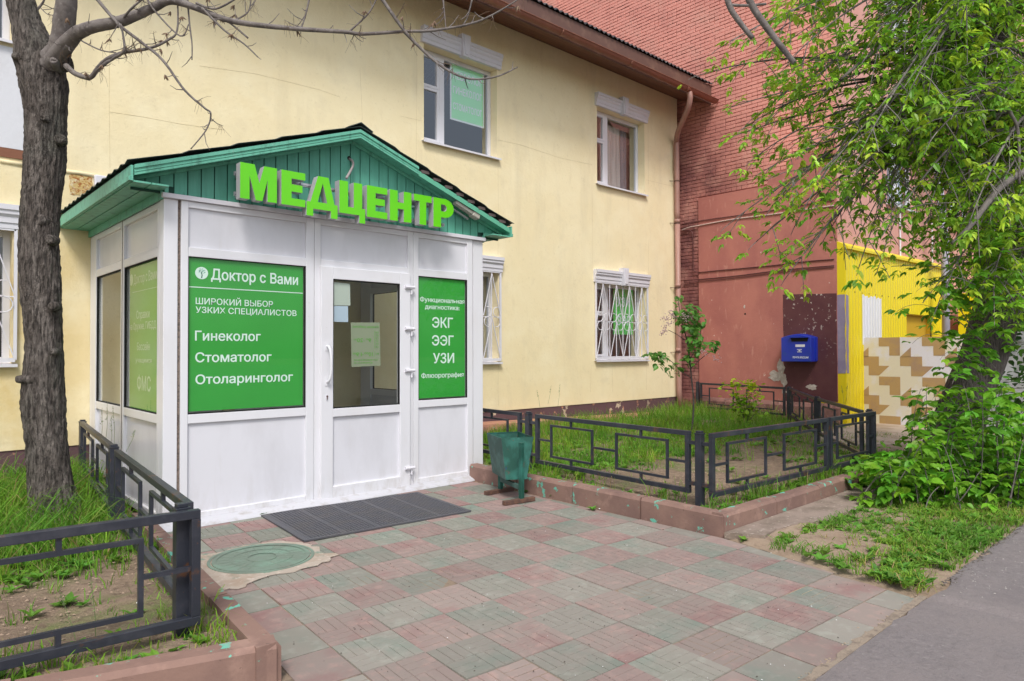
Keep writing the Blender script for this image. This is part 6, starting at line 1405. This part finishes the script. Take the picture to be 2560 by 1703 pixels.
# ---- grass and weeds
def grass(name, X, Y, Z, H, lean=.5, wid=.0055, base=(.13, .29, .025), seed=1, yel=.12):
    g = np.random.default_rng(seed); n = len(X); a = g.uniform(0, 2*np.pi, n); tw_ = g.uniform(0, np.pi, n); ln = H*np.abs(g.normal(lean, lean*.6, n)); dx_, dy_ = np.cos(a), np.sin(a); wx, wy = np.cos(tw_)*wid/2*(.6+.8*g.random(n)), np.sin(tw_)*wid/2*(.6+.8*g.random(n))
    B = np.stack([X, Y, Z-.012], 1); W_ = np.stack([wx, wy, 0*wx], 1); D = np.stack([dx_, dy_, 0*dx_], 1)
    m1 = B+D*(ln*.18)[:, None]+np.stack([0*X, 0*X, H*.45], 1); m2 = B+D*(ln*.55)[:, None]+np.stack([0*X, 0*X, H*.82], 1); t = B+D*ln[:, None]+np.stack([0*X, 0*X, H*np.clip(1-.35*(ln/H)**2, .35, 1)], 1)
    V = np.stack([B-W_, B+W_, m1-W_*.9, m1+W_*.9, m2-W_*.6, m2+W_*.6, t], 1).reshape(-1, 3)
    k = np.arange(n)*7; F_ = np.concatenate([np.stack([k, k+1, k+3, k+2], 1), np.stack([k+2, k+3, k+5, k+4], 1)]).tolist()+np.stack([k+4, k+5, k+6], 1).tolist()
    c = np.array(base)[None]*(1+g.uniform(-.35, .35, n))[:, None]; yy = g.random(n) < yel; c[yy] = np.array((.22, .26, .05))*(1+g.uniform(-.3, .3, yy.sum()))[:, None]; dead = g.random(n) < .07; c[dead] = np.array((.34, .27, .13))
    patch = vnoise(X, Y, 1.6, seed+3); c *= (1+.35*patch)[:, None]; c[:, 0] *= (1+.4*patch)
    me = mass_mesh(name, V, F_, np.repeat(c, 7, 0), m_blade); o = bpy.data.objects.new(name, me); link(o); o['kind'] = 'stuff'; return o
def scatter(n, x0, x1, y0, y1, dens, seed):
    g = np.random.default_rng(seed); X = g.uniform(x0, x1, n); Y = g.uniform(y0, y1, n); keep = g.random(n) < dens(X, Y); return X[keep], Y[keep]
def clumps(X, Y, k, s, seed):
    g = np.random.default_rng(seed); return np.repeat(X, k)+g.normal(0, s, len(X)*k), np.repeat(Y, k)+g.normal(0, s, len(X)*k)
# right bed
def dr(X, Y):
    ok = (X > rx_kerb(Y)+.14) & (Y > 3.08) & (X < 13.4) & ((X < 8.4) | (Y > diag_y(X)-.25)) & (Y < 8.85)
    nz_ = .5+.9*vnoise(X, Y, 1.1, 3)+.5*vnoise(X, Y, 3.5, 4)
    bare = np.exp(-(((X-7.0)/2.1)**2+((Y-4.15)/.62)**2)**1.5)
    d = np.clip(nz_, .12, 1)*(1-.93*bare); corner = sstep(5.55, 5.15, X)*sstep(5.3, 4.0, Y); d = d*(1-.82*corner)
    edge = (Y < 3.32) & (X > 5.1); d = np.where(edge, np.clip(.55+.8*vnoise(X, Y, 2.5, 6), .15, 1), d)
    far = sstep(4.6, 5.6, Y-.05*(X-7)); d = np.where(edge, d, d*(.35+.65*far)+.25*far)
    return np.where(ok, d, 0)
X, Y = scatter(15000, 5.1, 13.4, 3.0, 8.9, dr, 11); X, Y = clumps(X, Y, 6, .022, 12); ok = (X > rx_kerb(Y)+.115) & (Y > 3.05); X, Y = X[ok], Y[ok]
g_ = np.random.default_rng(5); H = (.04+.15*g_.random(len(X))**2.2)*(1+.5*sstep(5, 7, Y))*(1+.6*vnoise(X, Y, .9, 15)); H = np.where((Y < 3.35), H*1.35, H); Z = h_right(X, Y)
grass('grass', X, Y, Z, H, .5, .0065, (.15, .32, .025), 1)
# left bed
def dl(X, Y):
    ok = (X < lx_kerb(Y)-.125) & (Y > ly_kerb(X)+.13) & (Y < 8.9) & ~((X > 1.76) & (Y > 6.2))
    lush = sstep(4.45, 5.7, Y+.3*vnoise(X, Y, 1.5, 9)); front = sstep(.75, .25, Y-ly_kerb(X)+.2*vnoise(X, Y, 2, 3)) ; side_ = sstep(.34, .12, lx_kerb(Y)-X)
    mid = np.clip(.12+.9*vnoise(X, Y, 2.3, 5), 0, .6); d = np.maximum(np.maximum(lush, front*.8), np.maximum(side_*.75, mid)); return np.where(ok, d*np.clip(.75+.5*vnoise(X, Y, 4, 2), .1, 1), 0)
X, Y = scatter(14500, -3.5, 1.9, 2.7, 8.9, dl, 21); X, Y = clumps(X, Y, 6, .020, 22); ok = (X < lx_kerb(Y)-.118) & (Y > ly_kerb(X)+.118) & ~((X > KX0-.02) & (Y > KY-.05)); X, Y = X[ok], Y[ok]; Z = h_left(X, Y)
near_fence = np.exp(-((X-(1.0+.1*(Y-3.6)))/.35)**2)*sstep(4.6, 6.2, Y); H = (.04+.09*g_.random(len(X))**1.7)*(1+.8*near_fence)*(1+.7*vnoise(X, Y, 1.4, 19))
grass('grass', X, Y, Z, H, .55, .0058, (.15, .32, .025), 2)
X, Y = scatter(900, .45, 1.35, 5.2, 8.4, lambda a, b: np.where(a < 1.0+.11*(b-3.6), .9, .0), 41); X, Y = clumps(X, Y, 3, .02, 42); grass('tall_grass', X, Y, h_left(X, Y), .14+.26*np.random.default_rng(4).random(len(X))**1.6, .75, .008, (.15, .32, .03), 4)
# verge
def px_edge(y): return 4.66+(y-1.42)*.235
def dv(X, Y):
    ok = (X > px_edge(Y)+.02) & (Y > 1.41) & (Y < 5.0) & ~((X < 8.5) & (Y > 2.55)) 
    nz_ = np.clip(.50+1.7*vnoise(X, Y, 1.3, 13)+1.1*vnoise(X, Y, 4.5, 14), 0.03, 1)
    strip = np.maximum(sstep(.28, .03, X-px_edge(Y)), sstep(1.75, 1.5, Y)*1.3); nz_ = np.maximum(nz_*.9, strip*.55*np.clip(.5+vnoise(X, Y, 3, 4), 0, 1)); core = sstep(.9, 0, np.abs(Y-1.95))*sstep(4.9, 5.6, X); nz_ = np.clip(nz_+.35*core, 0, 1)
    bare = (1-sstep(.5, 1.0, np.hypot((X-5.3)/.75, (Y-2.2)/.42)))*.75; far = sstep(9.5, 8.0, X); return np.where(ok, nz_*(1-bare)*(.25+.75*far), 0)
X, Y = scatter(19000, 4.6, 13, 1.42, 4.8, dv, 31); X, Y = clumps(X, Y, 6, .020, 32); ok = (X > px_edge(Y)-.01) & (Y > 1.40); X, Y = X[ok], Y[ok]
grass('grass', X, Y, .025+0*X, .035+.065*g_.random(len(X))**1.3, .8, .0070, (.15, .31, .03), 3, .18)
# broad-leaved weeds
def weeds(name, X, Y, Z, smin, smax, seed, base=(.13, .30, .035)):
    r = random.Random(seed); vv, ff = LEAF_SHAPES['lance']; vv = np.array(vv, float); vv[:, 0] *= 1.25; P = []; D = []; N = []; S = []; C = []
    for x, y, z in zip(X, Y, Z):
        c = col(base, r, .3); a0 = r.uniform(0, 6.28); n = r.randint(4, 8)
        for k in range(n):
            a = a0+k*6.283/n+r.uniform(-.3, .3); e = r.uniform(.15, .9); P.append((x, y, z)); D.append((math.cos(a), math.sin(a), e)); N.append((-math.cos(a)*.4, -math.sin(a)*.4, 1)); S.append(r.uniform(smin, smax)); C.append(c)
    P, D, N, S, C = map(np.array, (P, D, N, S, C)); Xr, Yr, Zr = rot_from(D, N)
    A = (P[:, None, :]+S[:, None, None]*(vv[None, :, 0:1]*Xr[:, None, :]+vv[None, :, 1:2]*Yr[:, None, :]+vv[None, :, 2:3]*Zr[:, None, :])).reshape(-1, 3); k = len(vv)
    me = mass_mesh(name, A, [tuple(a+i*k for a in f) for i in range(len(P)) for f in ff], np.repeat(C, k, 0), m_leaf); o = bpy.data.objects.new(name, me); link(o); o['kind'] = 'stuff'
X, Y = scatter(3200, 5.2, 12.5, 3.1, 8.5, lambda a, b: dr(a, b)*.8, 51); weeds('weeds', X, Y, h_right(X, Y)+.01, .05, .10, 1)
X, Y = scatter(3600, -2.5, 1.9, 2.7, 8.5, lambda a, b: dl(a, b)*.8, 52); weeds('weeds', X, Y, h_left(X, Y)+.01, .04, .085, 2)
X, Y = scatter(4200, 4.7, 10.5, 1.45, 4.6, lambda a, b: np.clip(dv(a, b)*1.3, 0, 1), 53); weeds('weeds', X, Y, .03+0*X, .035, .10, 3, (.14, .31, .04))
r_ = random.Random(8)
wx = [(5.13+.0, 2.88), (5.02, 2.78), (5.18, 2.70), (5.30, 2.62), (8.3, 2.84), (5.6, 2.80), (5.09, 4.9), (5.07, 5.3), (5.12, 5.7), (4.98, 4.3), (2.62, 6.23)]
weeds('weeds', [a for a, b in wx for _ in range(3)], [b for a, b in wx for _ in range(3)], [.005]*len(wx)*3, .03, .07, 9)
# seed-head grass stalks by the left fence and along the kerb
sk = MB()
for (a, b, c, d, dep) in ((262, 1130, 268, 1005, 6.6), (250, 1130, 255, 1020, 6.5), (285, 1140, 282, 1015, 6.6), (275, 1150, 278, 1040, 6.7), (315, 1130, 338, 1075, 5.9), (208, 1690, 150, 1480, 3.1), (240, 1690, 225, 1430, 3.1), (1762, 1270, 1758, 1180, 6.1), (1768, 1275, 1772, 1170, 6.1), (1750, 1270, 1748, 1185, 6.1), (1860, 1200, 1862, 1110, 6.9), (1395, 1015, 1400, 960, 12), (1350, 1020, 1342, 975, 12), (1370, 1010, 1378, 965, 12.3), (2110, 1010, 2104, 965, 9), (2115, 1010, 2118, 960, 9)):
    p, q = Vector(tuple(ond(a, b, dep))), Vector(tuple(ond(c, d, dep))); m_ = p.lerp(q, .55)+Vector((.01, 0, 0)); sk.tube([p, m_, q], [.0022, .0018, .001], 3, cap=False)
    for k in range(16): t = r_.uniform(.62, 1); bpt = p.lerp(q, t); v = Vector((r_.uniform(-1, 1), r_.uniform(-1, 1), r_.uniform(.1, 1))).normalized(); sk.tube([bpt, bpt+v*.03*(1.25-t)], [.0012, .0022], 3, cap=False)
part('seed_grass', sk, mat('seed_grass_green', (.16, .22, .08), .8), kind='stuff')
# pebbles and leaf crumbs on soil and slabs
def crumbs(name, pts, m_, s0, s1, seed):
    r = random.Random(seed); mb = MB()
    for x, y, z in pts:
        s = r.uniform(s0, s1); a = r.uniform(0, 6.28); u = (math.cos(a)*s, math.sin(a)*s); v = (-u[1]*.6, u[0]*.6); h = s*.55
        mb.add([(x-u[0], y-u[1], z), (x-v[0], y-v[1], z), (x+u[0], y+u[1], z), (x+v[0], y+v[1], z), (x, y, z+h)], [(0, 1, 4), (1, 2, 4), (2, 3, 4), (3, 0, 4)])
    part(name, mb, m_, kind='stuff')
g_ = np.random.default_rng(77)
xs, ys = g_.uniform(5.2, 10, 1500), g_.uniform(3.1, 6, 1500); crumbs('soil_crumbs', [(x, y, .13) for x, y in zip(xs, ys)], mat('pale_clods', (.30, .22, .16), .95), .004, .016, 1)
xs, ys = g_.uniform(-1.5, 1.4, 1700), g_.uniform(3.0, 5.6, 1700); ok = (xs < lx_kerb(ys)-.13) & (ys > ly_kerb(xs)+.13); crumbs('soil_crumbs', [(x, y, .13) for x, y in zip(xs[ok], ys[ok])], mat('pale_clods', (.30, .22, .16), .95), .004, .015, 2)
xs, ys = g_.uniform(1.5, 4.9, 330), g_.uniform(1.5, 6.1, 330); crumbs('leaf_crumbs', [(x, y, .002) for x, y in zip(xs, ys)], mat('dark_crumb', (.05, .035, .025), .9), .003, .007, 3)
xs, ys = g_.uniform(1.5, 4.9, 120), g_.uniform(1.5, 6.1, 120); crumbs('leaf_crumbs', [(x, y, .002) for x, y in zip(xs, ys)], m_litter, .002, .005, 4)
xs = g_.uniform(2.9, 4.7, 500); ys = 1.40+np.abs(g_.normal(0, .03, 500)); crumbs('sand_crumbs', [(x, y, .000) for x, y in zip(xs, ys)], mat('sand_grain', (.32, .25, .18), .95), .003, .010, 5)
mb = MB(); sp = [(x, 1.40+.0) for x in np.arange(2.6, 4.72, .06)]+[(x, 1.425+.03*mnoise.noise((x*6, 2, 0))+.02*mnoise.noise((x*17, 2, 0))+.02) for x in np.arange(4.70, 2.58, -.06)]
mb.prism(sp, (0, 0, -.002), X_, Y_, Z_, .006); part('sand_drift', mb, mat('drifted_sand', (.27, .215, .165), .95, stains=((20, (.18, .14, .11), .5, .65),), bump=((40, .8, .008),)), kind='structure')
for a, b in ((1560, 1195), (1302, 1190)): pass
for lab, (a, b, z) in (('small white scrap of litter at the kerb foot by the tiles', (1500, 1273, .004)), ('tiny white cigarette end on the verge near the asphalt', (2183, 1396, .03)), ('white cigarette end on the verge edge by the asphalt path', (2442, 1381, .03)), ('white scrap on the soil inside the left fence', (350, 1508, .14))):
    p = onz(a, b, z); mb = MB(); mb.bar((p[0]-.018, p[1]-.005, z+.006), (p[0]+.018, p[1]+.006, z+.006), .012, .009); solo('litter_scrap', mb, m_litter, lab, 'litter', at=tuple(p), bevel=.003)

xs, ys = g_.uniform(2.4, 12, 1800), g_.uniform(-.6, 1.36, 1800); crumbs('grit', [(x, y, .034) for x, y in zip(xs, ys) if x > 4.66], mat('pale_grit', (.30, .28, .26), .95), .003, .009, 6)
xs = g_.uniform(4.9, 12, 700); ys = 1.40-np.abs(g_.normal(0, .05, 700)); crumbs('grit', [(x, y, .03) for x, y in zip(xs, ys)], mat('dark_grit', (.10, .085, .075), .95), .006, .018, 7)
